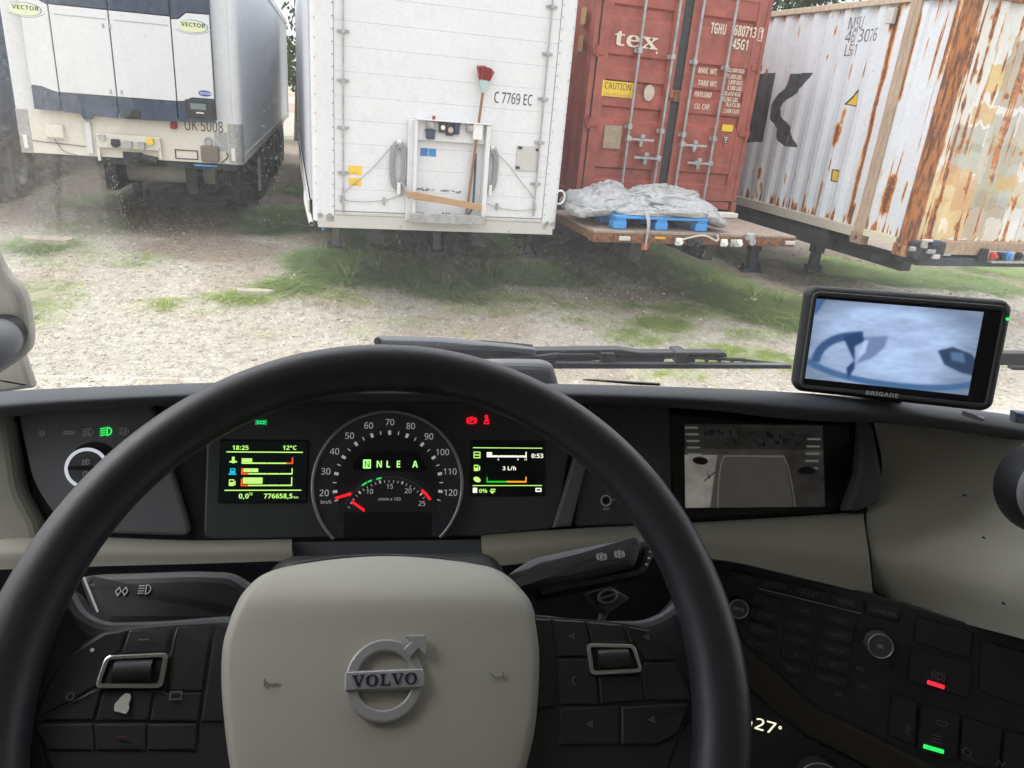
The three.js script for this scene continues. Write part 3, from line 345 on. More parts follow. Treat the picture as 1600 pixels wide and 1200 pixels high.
{ // refrigerated trailer
  const t = Rf.group('refrigerated_trailer', 'white refrigerated trailer marked UK 5008 with navy-banded cooling unit', 'trailer');
  const A = (px, py, o = 0) => Rf.at(px, py, o), W = A(380, 258)[0], Y0 = 1.27, L = -13.4, TOP = Math.max(3.6, Rf.side(435, 14, W)[1]), U0 = A(34, 171)[1];
  part('front_wall', bx(0.0, W - 0.09, Y0, TOP, -0.12, 0, 0.03), M.whitePost, t); part('lower_wall', bx(A(47, 200)[0] + 0.002, W - 0.1, Y0 + 0.005, U0, 0.0003, 0.003, 0.001), M.whiteOld, t);
  part('corner_post', slab(Array.from({ length: 9 }, (_, i) => { const a = i / 8 * Math.PI / 2; return [W - 0.1 + 0.1 * Math.sin(a), 0.1 - 0.1 * Math.cos(a)]; }).concat([[W, 0.3], [W - 0.1, 0.3]]), Y0, TOP, {}).rotateX(-Math.PI / 2), M.whitePost, t);
  part('side_wall', bx(W - 0.06, W - 0.004, Y0 + 0.12, TOP, L, -0.3), M.sideGrey, t); part('side_rail', bx(W - 0.06, W + 0.01, Y0 - 0.0, Y0 + 0.117, L, -0.3, 0.01), M.whiteGrey, t); part('side_wall', bx(0, 0.06, Y0, TOP, L, -0.13), M.sideGrey, t);
  part('top_rail', bx(W - 0.05, W + 0.02, TOP - 0.12, TOP + 0.02, L, -0.31, 0.01), M.whitePost, t); part('roof', bx(0.01, W - 0.06, TOP + 0.003, TOP + 0.05, L, -0.02), M.whiteOld, t); part('rear_door', [bx(0.02, W - 0.02, Y0, TOP - 0.003, L - 0.05, L - 0.002), bx(W - 0.03, W + 0.03, Y0, TOP + 0.02, L - 0.1, L)], M.whitePost, t);
  part('underframe', [bx(0.1, W - 0.1, Y0 - 0.09, Y0 - 0.003, L, -0.1), bx(0.7, 0.85, 0.75, Y0 - 0.09, L, -0.8), bx(W - 0.85, W - 0.7, 0.75, Y0 - 0.09, L, -0.8), bx(W - 0.1, W - 0.05, 0.55, Y0 - 0.1, -7.5, -3.4)], M.chassis, t);
  for (const z of [-8.2, -9.5, -10.8]) for (const s of [-1, 1]) wheel(t, s < 0 ? 0.25 : W - 0.2, z, 0.76, 0.5, 0.36, s);
  // cooling unit: four doors between navy bands
  const Z = 0.13, U = (px, py) => A(px, py, Z), u = part('cooling_unit', bx(U(47, 140)[0] + 0.01, U(337, 160)[0] - 0.01, U(200, 182)[1] + 0.02, TOP - 0.05, 0.003, Z - 0.035, 0.02), M.navy, t);
  const topb = [[28, 4], [70, 3], [75, 6], [167, 16], [264, 25], [300, 20], [326, 23]], lowb = [[47, 132], [70, 135], [94, 143], [184, 151], [277, 157], [300, 154], [336, 155]];
  const seams = [[30, 47], [75, 94], [167, 184], [264, 277], [326, 336]];
  for (let k = 0; k < 4; k++) {
    const xa = k ? (U(seams[k][0], 20)[0] + U(seams[k][1], 150)[0]) / 2 : U(47, 132)[0], xb = (U(seams[k + 1][0], 20)[0] + U(seams[k + 1][1], 150)[0]) / 2, g = 0.007;
    const yt = k === 0 || k === 3 ? [U(70, 4)[1] + (k ? 0.05 : 0), U(70, 4)[1] - (k ? 0.0 : 0.02)] : [U(167, 16)[1], U(167, 16)[1]], yb = k === 0 ? [U(47, 132)[1], U(94, 143)[1]] : k === 3 ? [U(278, 158)[1], U(336, 155)[1]] : [U(184, 151)[1], U(184, 151)[1]];
    const top = k === 0 ? [[xb - g, yt[1]], [(xa + xb) / 2, yt[0] + 0.05], [xa + g, yt[0] + 0.07]] : k === 3 ? [[xb - g, yt[0]], [xa + 0.18, yt[0] - 0.005], [xa + 0.09, yt[1] - 0.03], [xa + g, yt[1] - 0.04]] : [[xb - g, yt[1]], [xa + g, yt[0]]];
    const bot = k === 0 ? [[xa + g, yb[0]], [xa + 0.12, yb[0] - 0.01], [xa + 0.24, yb[1]], [xb - g, yb[1] - 0.01]] : k === 3 ? [[xa + g, yb[0]], [xa + 0.08, yb[0] + 0.005], [xa + 0.18, yb[1] - 0.002], [xb - g, yb[1]]] : [[xa + g, yb[0]], [xb - g, yb[1]]];
    part('door', slab([...bot, ...top], Z - 0.033, Z, { b: 0.006 }), M.whitePost, u);
    part('top_cover', slab([[xa + g, top[top.length - 1][1] + 0.012], ...top.slice(0, -1).reverse().map(([x, y]) => [x, y + 0.012]).filter(([x]) => x > xa + g && x < xb - g), [xb - g, top[0][1] + 0.012], [xb - g, TOP - 0.06], [xa + g, TOP - 0.06]], Z - 0.033, Z, { b: 0.006 }), M.navy, u);
    const low = { 0: [[52, 170], [94, 174]], 1: [[94, 174], [125, 178], [131, 187], [143, 187], [148, 181], [184, 185]], 2: [[184, 185], [230, 188], [277, 190]], 3: [[277, 190], [338, 191]] }[k].map(([a, b]) => U(a, b)); low[0][0] = xa + g; low[low.length - 1][0] = xb - g;
    part('bottom_cover', slab([...low, ...bot.slice().reverse().map(([x, y]) => [x, y - 0.01])], Z - 0.033, Z, { b: 0.006 }), M.navy, u);
    if (k === 1 || k === 2) part('trim_line', slab([[xa + 0.05, yt[0] - 0.1], [xb - 0.03, yt[0] - 0.1], [xb - 0.03, yt[0] - 0.092], [xa + 0.05, yt[0] - 0.092]], Z + 0.0005, Z + 0.004), M.galv, u);
  }
  for (const [px, py, k] of [[40, 14, 0], [302, 41, 1]]) { const [x, y] = U(px, py), e = (r, s) => arcPts(0, 0, r * 0.88, 0, 6.283, 24, s).slice(0, 24).map(([a, b]) => [x + a, y + b]); const l = part('logo_badge', slab(e(0.19, 0.42), Z + 0.0005, Z + 0.002), std(0.06, 0.2, 0.4, 0.4), u); part('badge_face', slab(e(0.185, 0.4).map(([a, b]) => [a - 0.008, b - 0.002]), Z + 0.0022, Z + 0.003), std(0.66, 0.7, 0.42, 0.4), l); part('badge_lettering', text('VECTOR', 0.046, BOLD, { mid: 1, fit: 0, sx: 1.15 }).translate(x, y + 0.015, Z + 0.0032), M.ink, l); part('badge_swoosh', ribbon([arcPts(x - 0.02, y + 0.1, 0.3, -2.2, -0.75, 14, 0.62)], 0.008, Z + 0.001), M.galv, l); }
  { const [x, y] = U(320, 146), l = part('maker_badge', slab(arcPts(x, y, 0.08, 0, 6.283, 24, 0.45).slice(0, 24), Z + 0.0005, Z + 0.002), std(0.03, 0.05, 0.35, 0.4), u); part('badge_lettering', text('Carrier', 0.032, SERIF, { mid: 1 }).translate(x, y + 0.004, Z + 0.0022), M.paper, l); }
  for (const [px, py] of [[161, 40], [172, 41], [173, 143], [190, 144]]) { const [x, y] = U(px, py); part('latch', bx(x - 0.012, x + 0.012, y - 0.025, y + 0.025, Z - 0.002, Z + 0.008, 0.003), M.galv, u); }
  { const [x, y] = U(313, 170); part('control_panel', bx(x - 0.17, x + 0.17, y - 0.11, y + 0.1, Z, Z + 0.02, 0.012), M.black, u); part('display', bx(x - 0.11, x + 0.07, y - 0.01, y + 0.06, Z + 0.0205, Z + 0.023), std(0.14, 0.2, 0.18, 0.3), u); part('sticker', bx(x - 0.05, x + 0.04, y - 0.055, y - 0.04, Z + 0.0205, Z + 0.022), M.paper, u); const [a, b] = U(206, 178); part('socket', bx(a - 0.1, a + 0.1, b - 0.045, b + 0.045, Z, Z + 0.02, 0.01), M.black, u); }
  // lower wall
  for (const [a, b, s] of [[24, 51, 0], [355, 380, 1]]) { const x0 = s ? A(357, 230)[0] : 0.003, x1 = s ? W + 0.004 : A(47, 200)[0], p = part('corner_plate', s ? slab([[x0, -0.006], ...Array.from({ length: 9 }, (_, i) => { const q = i / 8 * Math.PI / 2; return [W - 0.1 + 0.106 * Math.sin(q), 0.1 - 0.106 * Math.cos(q)]; }), [W + 0.006, 0.2], [x0, 0.2]], Y0 + 0.0, A(365, 194)[1], {}).rotateX(-Math.PI / 2) : bx(x0, x1, Y0, A(34, 170)[1], 0.001, 0.008, 0.003), M.silver, t); const [mx, my] = s ? A(365, 242) : A(41, 221); part('marker_lamp', bx(mx - 0.025, mx + 0.025, my - 0.08, my + 0.08, 0.006, 0.022, 0.008), M.paper, p); }
  { const [x0, y0] = A(149, 208, 0.06), [x1, y1] = A(252, 236, 0.06), p = part('connector_plate', [bx(x0, x1, y1, y0, 0.03, 0.06, 0.006), bx(x0, x0 + 0.03, y1 - 0.16, y1, 0.03, 0.08), bx(x1 - 0.03, x1, y1 - 0.1, y1, 0.03, 0.06)], M.whiteOld, t);
    for (const [px, py, r, m] of [[160, 215, 0.035, M.galv], [181, 224, 0.05, M.black], [201, 226, 0.045, M.galv], [221, 228, 0.045, M.galv], [235, 221, 0.04, M.yellow]]) { const [x, y] = A(px, py, 0.08); part('connector', [disc(x, y, 0.09, r, 0.06, 16), bx(x - r, x + r, y + r * 0.6, y + r, 0.061, 0.12, 0.01)], m, p); } 
    const sc = []; for (const q of [[152, 212], [249, 219], [152, 229], [249, 233]]) { const [x, y] = A(...q, 0.06); sc.push(disc(x, y, 0.062, 0.01, 0.006, 8)); } part('screw', sc, M.galv, p);
    part('plumbing', [tube([[x0 + 0.3, y1 - 0.05, 0.02], [x0 + 0.4, y1 - 0.14, 0.05], [x0 + 0.6, y1 - 0.1, 0.04], [x1 - 0.1, y1 - 0.14, 0.05]], 0.018, 20, 6), bx(x0 + 0.28, x0 + 0.5, y1 - 0.2, y1 - 0.04, 0.002, 0.03), rod([x1 - 0.25, y1 - 0.1, 0.04], [x1 - 0.06, y1 - 0.13, 0.04], 0.05, 14)], M.chassis, p); }
  { const [x0, y0] = A(130, 189), [x1, y1] = A(148, 240); part('guide_strip', bx(x0 + 0.02, x1, y1, y0, 0.002, 0.05, 0.006), M.whitePost, t); }
  { const [x0, y0] = A(72, 193), [x1, y1] = A(103, 216); part('junction_box', [bx(x0, x1, y1, y0, 0.002, 0.07, 0.015), bx(x0 - 0.01, x1 + 0.02, y1 - 0.01, y1 + 0.012, 0.002, 0.04)], M.whiteOld, t); const q = (a, b) => V(...A(a, b, 0.02), 0.02); part('loose_wire', [tube([q(50, 219), q(70, 222), q(100, 225), q(134, 229)], 0.005, 24, 5), tube([q(82, 212), q(90, 225), q(100, 236), q(122, 243)], 0.004, 24, 5), tube([q(345, 255), q(356, 245), q(354, 238)], 0.007, 16, 5)], M.ink, t); }
  write(Rf, t, 'UK 5008', [289, 203], [349, 207], 0.13, M.ink, { off: 0.0042 });
  { const [x0, y0] = A(273, 233), [x1, y1] = A(310, 250); part('plate_frame', slab([[x0, y1], [x1, y1], [x1, y0], [x0, y0]], 0.002, 0.012, { holes: [[[x0 + 0.012, y1 + 0.012], [x1 - 0.012, y1 + 0.012], [x1 - 0.012, y0 - 0.012], [x0 + 0.012, y0 - 0.012]]] }), M.ink, t); const [gx, gy] = A(326, 221); part('gauge', [new THREE.TorusGeometry(0.045, 0.01, 6, 20).translate(gx, gy, 0.015), disc(gx, gy, 0.008, 0.045, 0.012)], M.galv, t); const [bx0, by0] = A(329, 240); part('socket_box', bx(bx0 - 0.11, bx0 + 0.11, by0 - 0.1, by0 + 0.1, 0.002, 0.08, 0.02), std(0.17, 0.14, 0.11, 0.7), t); const [sx, sy] = A(346, 219); part('data_plate', bx(sx - 0.085, sx + 0.075, sy - 0.14, sy + 0.1, 0.001, 0.004), M.galv, t); const [rx, ry] = A(272, 196); part('red_lamp', bx(rx - 0.04, rx + 0.04, ry - 0.04, ry + 0.04, 0.002, 0.06, 0.02), M.bristle, t); const [ux, uy] = A(322, 260); part('blue_strip', bx(ux - 0.14, ux + 0.14, uy + 0.0, uy + 0.02, 0.001, 0.02), M.blue, t); }
  legs(Rf, t, [[217, 318], [373, 322]], Y0 - 0.08, 0.075);
  { const [z, y] = Rf.side(404, 270, W - 0.05); part('fuel_tank', rod([0.5, 0.95, -1.5], [W - 0.55, 0.95, -1.5], 0.15, 24), M.whiteGrey, t); part('side_guard', [bx(W - 0.06, W - 0.02, y - 0.3, y + 0.25, z - 0.2, z)], M.galv, t); part('pallet_box', bx(W - 0.75, W - 0.05, 0.45, Y0 - 0.1, -8, -4.2, 0.03), M.chassis, t); }
}
{ // blue curtain-sided trailer at the far left
  const F = new Frame(V(-5.62, 0, -10.4), V(Math.cos(0.09), 0, -Math.sin(0.09)), V(0, 1, 0)), t = F.group('curtain_trailer', 'dark blue curtain-sided trailer with two wheels at the left edge', 'trailer');
  part('curtain', (() => { const g = new THREE.BoxGeometry(0.05, 2.75, 13, 1, 8, 120), p = g.attributes.position; for (let i = 0; i < p.count; i++) { const z = p.getZ(i), y = p.getY(i); p.setX(i, p.getX(i) + 0.02 * Math.sin(z * 9 + Math.sin(y * 2)) + 0.03 * (fbm(z * 2, y * 2, 3) - 0.5)); } g.computeVertexNormals(); return g.translate(0, 2.6, -6.5); })(), M.curtain, t);
  part('body', [bx(-2.5, -0.06, 1.15, 3.95, -13, 0), bx(-2.2, -0.2, 0.85, 1.14, -13, -0.1)], M.chassis, t); part('side_rail', bx(-0.05, 0.03, 1.05, 1.2, -13, 0.01, 0.01), M.chassis, t); part('roof', bx(-2.52, 0.02, 3.98, 4.06, -13, 0), M.whiteGrey, t);
  const z1 = F.side(43, 300, 0)[0]; for (const z of [z1 - 0.1, z1 + 1.22]) { wheel(t, -0.2, z, 0.7, 0.5, 0.36, 1); part('mudguard', new THREE.CylinderGeometry(0.6, 0.6, 0.42, 20, 1, true, 0, Math.PI).rotateZ(Math.PI / 2).rotateX(-0.0).translate(-0.2, 0.74, z), M.fender, t); }
  part('mudflap', [bx(-0.42, 0.02, 0.3, 1.0, z1 + 0.52, z1 + 0.56, 0.01)], M.fender, t);
}
{ // red container on its chassis
  const t = Rd.group('red_container', 'brick red shipping container with closed double doors and white lettering', 'container');
  const A = (px, py, o = 0) => Rd.at(px, py, o), Y0 = 1.24, TOP = Y0 + 2.72, XL = A(901, 310)[0] - 0.01, L = -12;
  const corr = (x, s) => { const pts = []; for (let z = -0.12; z > L + 0.2; z -= 0.28) pts.push([x, -z], [x, -z + 0.07], [x + s * 0.036, -z + 0.14 - 0.03], [x + s * 0.036, -z + 0.21]); return slab([...pts, [x + s * 0.036 + 0.02 * s, 11.7], [x + s * 0.06, 0.12]], Y0 + 0.15, TOP - 0.1, {}).rotateX(-Math.PI / 2); };
  part('side_wall', corr(XL + 0.02, 1), M.redSide, t); part('side_wall', corr(-0.01, -1), M.redSide, t);
  part('bottom_rail', [bx(XL, XL + 0.06, Y0, Y0 + 0.148, L, -0.14), bx(-0.06, 0, Y0, Y0 + 0.148, L, -0.14)], M.redSide, t); part('top_rail', [bx(XL, XL + 0.06, TOP - 0.1, TOP, L, -0.14), bx(-0.06, 0, TOP - 0.1, TOP, L, -0.14)], M.redSide, t);
  part('roof', bx(XL + 0.01, -0.01, TOP - 0.05, TOP - 0.01, L, -0.1), M.redSide, t); part('end_wall', bx(XL, 0, Y0, TOP, L - 0.05, L), M.redSide, t);
  for (const x of [XL, -0.07]) part('corner_post', [bx(x, x + 0.07, Y0 + 0.12, TOP - 0.12, -0.14, -0.02, 0.006), bx(x - 0.003, x + 0.18 * (x < -1 ? 1 : 1) - (x < -1 ? 0 : 0.107), Y0 - 0.02, Y0 + 0.1, -0.18, 0.012, 0.01)], M.red, t);
  part('door_sill', [bx(XL + 0.18, -0.11, Y0, Y0 + 0.1, -0.15, -0.01, 0.006)], M.red, t); part('door_header', bx(XL, 0, TOP - 0.12, TOP, -0.15, -0.01, 0.006), M.red, t);
  const recess = [[10, 27], [89, 107], [129, 147], [170, 188], [265, 283]].map(([a, b]) => [A(993, a)[1], A(993, b)[1]]);
  const seamL = A(1069, 20)[0], seamR = A(1083, 22)[0];
  const yB = Y0 + 0.11, yT = TOP - 0.13;
  for (const [x0, x1] of [[XL + 0.075, seamL], [seamR, -0.075]]) {
    const d = part('door', [bx(x0, x0 + 0.13, yB, yT, -0.06, 0, 0.006), bx(x1 - 0.12, x1, yB, yT, -0.06, 0, 0.006), bx(x0 + 0.13, x1 - 0.12, yT - 0.14, yT, -0.06, -0.002), bx(x0 + 0.13, x1 - 0.12, yB, yB + 0.12, -0.06, -0.002)], M.red, t);
    const q = [[yB + 0.12, 0]]; for (const [a, b] of [...recess].reverse()) q.push([b - 0.012, 0], [b + 0.012, 1], [a - 0.012, 1], [a + 0.012, 0]); const y3 = A(993, -60)[1]; q.push([y3 - 0.1, 0], [y3 - 0.07, 1], [y3, 1], [y3 + 0.03, 0], [yT - 0.14, 0]);
    part('door_panel', slab([...q.map(([y, k]) => [k ? 0.045 : 0.012, y]), [0.058, yT - 0.14], [0.058, yB + 0.12]], x0 + 0.13, x1 - 0.12).rotateY(Math.PI / 2).applyMatrix4(new THREE.Matrix4().makeScale(1, 1, 1)), M.red, d);
    part('gasket', [bx(x0 - 0.012, x0, yB, yT, -0.05, -0.012), bx(x1, x1 + 0.012, yB, yT, -0.05, -0.012)], M.rubber, d);
  }
  part('seam_gasket', bx(seamL + 0.013, seamR - 0.013, yB, yT, -0.05, -0.02), M.chassis, t);
  const bars = [[1008, 974], [1062, 1024], [1100, 1057], [1151, 1106]].map(([a, b]) => (A(a, 0, 0.05)[0] + A(b, 285, 0.05)[0]) / 2);
  bars.forEach((x, i) => {
    const b = part('locking_bar', rod([x, yB - 0.04, 0.05], [x, yT + 0.06, 0.05], 0.017, 12), M.galv, t);
    for (const py of [82 + i * 4, 201 + i * 3, 312]) { const y = A(1020, py, 0.03)[1]; part('bracket', [bx(x - 0.05, x + 0.05, y - 0.022, y + 0.022, 0.001, 0.022, 0.004), bx(x - 0.028, x + 0.028, y - 0.03, y + 0.03, 0.022, 0.074, 0.008)], M.galv, b); }
    const hy = A(1000, [218, 246, 221, 249][i], 0.06)[1], s = i % 2 ? -1 : 1; part('handle', [bx(x - 0.03, x + 0.03, hy - 0.03, hy + 0.035, 0.03, 0.085, 0.008), bx(x, x + s * 0.34, hy - 0.016, hy + 0.012, 0.075, 0.09, 0.005), bx(x + s * 0.15, x + s * 0.2, hy - 0.045, hy + 0.03, 0.002, 0.074, 0.006), bx(x + s * 0.145, x + s * 0.205, hy + 0.014, hy + 0.06, 0.06, 0.096, 0.008), disc(x + s * 0.175, hy - 0.06, 0.06, 0.022, 0.02, 12)], M.galv, b);
  });
  for (const [px, py, s] of [[940, 80, -1], [928, 192, -1], [1184, 106, 1], [1165, 209, 1], [948, -12, -1]]) { const y = A(px, py)[1], x = s < 0 ? XL + 0.05 : -0.05; part('hinge', [bx(x - 0.07 * (s < 0 ? 0.6 : 1.6), x + 0.07 * (s < 0 ? 1.6 : 0.6), y - 0.04, y + 0.035, 0.001, 0.022, 0.008), rod([x, y - 0.06, 0.02], [x, y + 0.06, 0.02], 0.02)], M.red, t); }
  { const [x, y] = A(1051, 147, 0.02); part('lock_box', [bx(x - 0.1, x + 0.12, y - 0.08, y + 0.05, 0.001, 0.014, 0.003), bx(x - 0.06, x + 0.02, y - 0.05, y + 0.04, 0.014, 0.05, 0.01)], M.rust, t); const [u, v] = A(1085, 228, 0.08); part('padlock', [bx(u - 0.025, u + 0.025, v - 0.05, v, 0.06, 0.1, 0.008), new THREE.TorusGeometry(0.02, 0.006, 6, 12, Math.PI).translate(u, v, 0.08)], M.galv, t); const [e, f] = A(1088, 252, 0.08); part('padlock', bx(e - 0.02, e + 0.02, f - 0.05, f, 0.06, 0.1, 0.008), M.galv, t); }
  const Wr = (s, a, b, h, o) => write(Rd, t, s, a, b, h, M.cream, o), o = { off: 0.0015, font: BOLD };
  Wr('tex', [959, 70], [1027, 80], 0.165, { off: 0.002, font: SERIF });
  { const [x, y] = A(1026, 82.5); part('lettering', disc(x, y, 0.003, 0.014, 0.002, 12), M.cream, t); }
  Wr('TGHU', [1109.5, 51.5], [1133, 54.5], 0.115, o); Wr('680713', [1146, 55], [1180, 60], 0.115, o); Wr('45G1', [1143.5, 76], [1167, 79.5], 0.115, o);
  { const [x, y] = A(1188.5, 54); part('lettering', slab([[x - 0.032, y - 0.075], [x + 0.032, y - 0.075], [x + 0.032, y + 0.075], [x - 0.032, y + 0.075]], 0.001, 0.003, { holes: [[[x - 0.024, y - 0.066], [x + 0.024, y - 0.066], [x + 0.024, y + 0.066], [x - 0.024, y + 0.066]]] }), M.cream, t); Wr('1', [1186, 60.5], [1190.5, 61.5], 0.11, o); }
  for (const [s, a, b, h, k] of [['MAX. WT.', [1090, 113.5], [1120, 117], 0.062, 1], ['32,500 KGS', [1136, 112], [1163, 115], 0.05, 1], ['71,650 LBS', [1134.5, 122], [1158, 125], 0.05, 0], ['TARE WT.', [1090, 133], [1120, 136], 0.062, 1], ['3,890 KGS', [1136.5, 131], [1159, 134], 0.05, 1], ['8,580 LBS', [1136, 140], [1158, 143], 0.05, 0], ['PAYLOAD', [1084.5, 150.5], [1111, 154], 0.062, 1], ['28,610 KGS', [1130, 148.5], [1156.5, 152], 0.05, 1], ['63,062 LBS', [1128, 157.5], [1152, 160], 0.05, 0], ['CU. CAP.', [1084.5, 169.5], [1109, 172], 0.062, 0], ['76,4 CU.M.', [1133, 166], [1156, 169], 0.05, 0], ['2,698 CUFT.', [1130, 176], [1156, 179.5], 0.05, 0]]) Wr(s, a, b, h, { off: 0.0015, font: BOLD, slant: k ? 0.22 : 0 });
  const quad = (n, a, b, m, z = 0.004) => { const [x0, y0] = A(...a), [x1, y1] = A(...b); return part(n, bx(x0, x1, y1, y0, z - 0.002, z), m, t); };
  quad('caution_sign', [942, 125], [989, 154], M.yellow); write(Rd, t, 'CAUTION', [944.5, 138], [985.5, 141], 0.072, M.ink, { off: 0.0045 }); write(Rd, t, '2.9 m  9 ft 6 in HIGH', [942.5, 149], [984, 152.5], 0.04, std(0.4, 0.24, 0.05, 0.6), { off: 0.0045 });
  quad('sticker', [945.5, 195], [968, 233], std(0.46, 0.36, 0.25, 0.7, { map: scaled(WEAR, 0.2) })); quad('sticker', [1129, 194], [1144, 206], M.yellow);
  { const [x, y] = A(1014, 145); part('sticker', slab(arcPts(x, y, 0.07, 0, 6.283, 24, 1.3).slice(0, 24), 0.002, 0.004), std(0.66, 0.55, 0.45, 0.6, { map: scaled(WEAR, 0.1) }), t); const [u, v] = A(1134, 219); part('sticker', slab([[u - 0.075, v + 0.06], [u, v - 0.1], [u + 0.075, v + 0.06]], 0.001, 0.003), std(0.45, 0.12, 0.09, 0.6), t); part('sticker', slab([[u - 0.06, v + 0.052], [u, v - 0.078], [u + 0.06, v + 0.052]], 0.0031, 0.004), std(0.08, 0.04, 0.05, 0.6), t); part('lettering', ribbon([[[u - 0.03, v + 0.035], [u + 0.03, v + 0.035]], [[u, v + 0.03], [u, v - 0.03]], [[u - 0.02, v + 0.01], [u + 0.02, v + 0.01]]], 0.009, 0.0045), M.cream, t); }
  { const z = (px, py) => Rd.side(px, py, XL); for (const [px, py] of [[911, 25], [906, 68]]) { const [zz, y] = z(px, py); part('sticker', bx(XL - 0.004, XL - 0.001, y - 0.09, y + 0.09, zz - 0.05, zz + 0.1), std(0.4, 0.25, 0.1, 0.7), t); } }
}
{ // skeletal chassis with a steel deck, in front of the red container
  const t = Dk.group('container_chassis', 'rusty flat steel chassis deck under the red container', 'trailer chassis');
  const A = (px, py, o = 0) => Dk.at(px, py, o), W = 2.5, Y = 1.2, back = Dk.side(1150, 332, W)[0];
  const w4 = 5; for (let k = 0; k < w4; k++) part('deck_plate', bx(W * k / w4 + 0.003, W * (k + 1) / w4 - 0.003, Y - 0.025, Y + 0.004 * (k % 2), back - 0.1, -0.004, 0.004), M.deck, t);
  part('front_beam', [bx(0, W, Y - 0.12, Y - 0.027, -0.15, 0, 0.008)], M.beam, t); part('frame_beam', [bx(0.7, 0.84, Y - 0.4, Y - 0.121, -13, -0.5, 0.01), bx(1.65, 1.79, Y - 0.4, Y - 0.121, -13, -0.5, 0.01), bx(0.3, W - 0.3, Y - 0.16, Y - 0.03, back - 0.4, back - 0.12)], M.chassis, t);
  part('side_beam', [bx(0, 0.06, Y - 0.1, Y - 0.027, back, -0.151), bx(W - 0.06, W, Y - 0.1, Y - 0.027, back, -0.151), bx(-0.05, 0.1, Y - 0.05, Y + 0.05, back - 5, back - 0.2)], M.beam, t);
  for (const px of [985, 1245]) { const [x] = A(px, 366, 0.02); part('marker_lamp', bx(x - 0.12, x + 0.01, Y - 0.095, Y - 0.05, 0.001, 0.02, 0.008), M.whiteGrey, t); }
  { const [x] = A(1033, 364, 0.01); part('reflector', bx(x - 0.06, x + 0.06, Y - 0.07, Y - 0.045, 0.001, 0.012, 0.003), std(0.6, 0.3, 0.03, 0.3), t); }
  for (const [px, m] of [[1064, M.paper], [1083, M.black], [1096, M.chassis], [1135, M.paper], [1150, M.galv], [1158, M.paper]]) { const [x] = A(px, 366, 0.03); part('socket', [bx(x - 0.045, x + 0.035, Y - 0.13, Y - 0.05, 0.001, 0.04, 0.015), disc(x, Y - 0.09, 0.05, 0.024, 0.03, 14)], m, t); }
  const q = (px, py) => V(...A(px, py, 0.04), 0.04); part('hanging_wire', [tube([q(1056, 378), q(1075, 372), q(1100, 368), q(1118, 376)], 0.01, 20, 5), tube([q(1120, 366), q(1122, 374), q(1118, 377)], 0.012, 10, 5)], M.whiteGrey, t);
  for (const z of [-8.5, -9.8]) for (const s of [-1, 1]) wheel(t, s < 0 ? 0.25 : W - 0.25, z, 0.72, 0.48, 0.36, s);
  { const [x, y] = A(1174, 372, 0.05); part('work_lamp', [bx(x - 0.06, x + 0.05, y - 0.03, y + 0.05, 0.001, 0.06, 0.02), disc(x + 0.02, y - 0.04, 0.04, 0.04, 0.05, 16)], M.galv, t); }
  legs(Dk, t, [[824, 400], [959, 395]], Y - 0.1, 0.07);
  { const [x, y] = A(1008, 383, -0.3); const o = part('orange_tag', bx(-0.04, 0.04, -0.055, 0.055, -0.006, 0.006, 0.003), std(0.7, 0.15, 0.02, 0.6)); o.position.copy(V(x, y, -0.3).applyMatrix4(Dk.m)); tag(o, 'small orange tag hanging under the rusty chassis deck', 'tag'); part('cord', rod([0, 0.055, 0], [0, Y - 0.12 - y, 0], 0.004, 5), M.ink, o); }
  { const [x, y] = A(1128, 337, -0.9), o = part('timber_offcut', bx(-0.2, 0.2, 0, 0.06, -0.07, 0.07, 0.01), M.whiteOld); o.position.copy(V(Dk.at(1128, 331, -1.2)[0], Y + 0.005, -1.2).applyMatrix4(Dk.m)); o.rotation.y = 0.1; tag(o, 'short pale timber offcut on the deck before the red doors', 'timber'); }
  // blue pallet and the tarpaulin on it
  const P0 = A(962, 356, -0.05), px0 = A(960, 355, -0.08)[0], px1 = A(1106, 355, -0.08)[0], z0 = -0.08, z1 = -0.95;
  const pal = Dk.group('plastic_pallet', 'bright blue plastic pallet on the rusty chassis deck', 'pallet'), H0 = Y + 0.006;
  for (let k = 0; k < 7; k++) part('slat', bx(px0, px1, H0 + 0.11, H0 + 0.14, lerp(z0, z1, k / 7), lerp(z0, z1, (k + 0.7) / 7), 0.006), M.blue, pal);
  for (const x of [px0 + 0.07, (px0 + px1) / 2, px1 - 0.07]) { part('stringer', bx(x - 0.06, x + 0.06, H0 + 0.085, H0 + 0.109, z0 - 0.01, z1 + 0.08, 0.004), M.blue, pal); for (const z of [z0 - 0.08, (z0 + z1) / 2, z1 + 0.12]) part('block', bx(x - 0.075, x + 0.075, H0, H0 + 0.084, z - 0.07, z + 0.07, 0.012), M.blue, pal); }
  const tp = thing('tarpaulin', 'crumpled grey tarpaulin heaped on the blue pallet', 'tarpaulin'); tp.position.copy(Dk.o); tp.quaternion.setFromRotationMatrix(Dk.m);
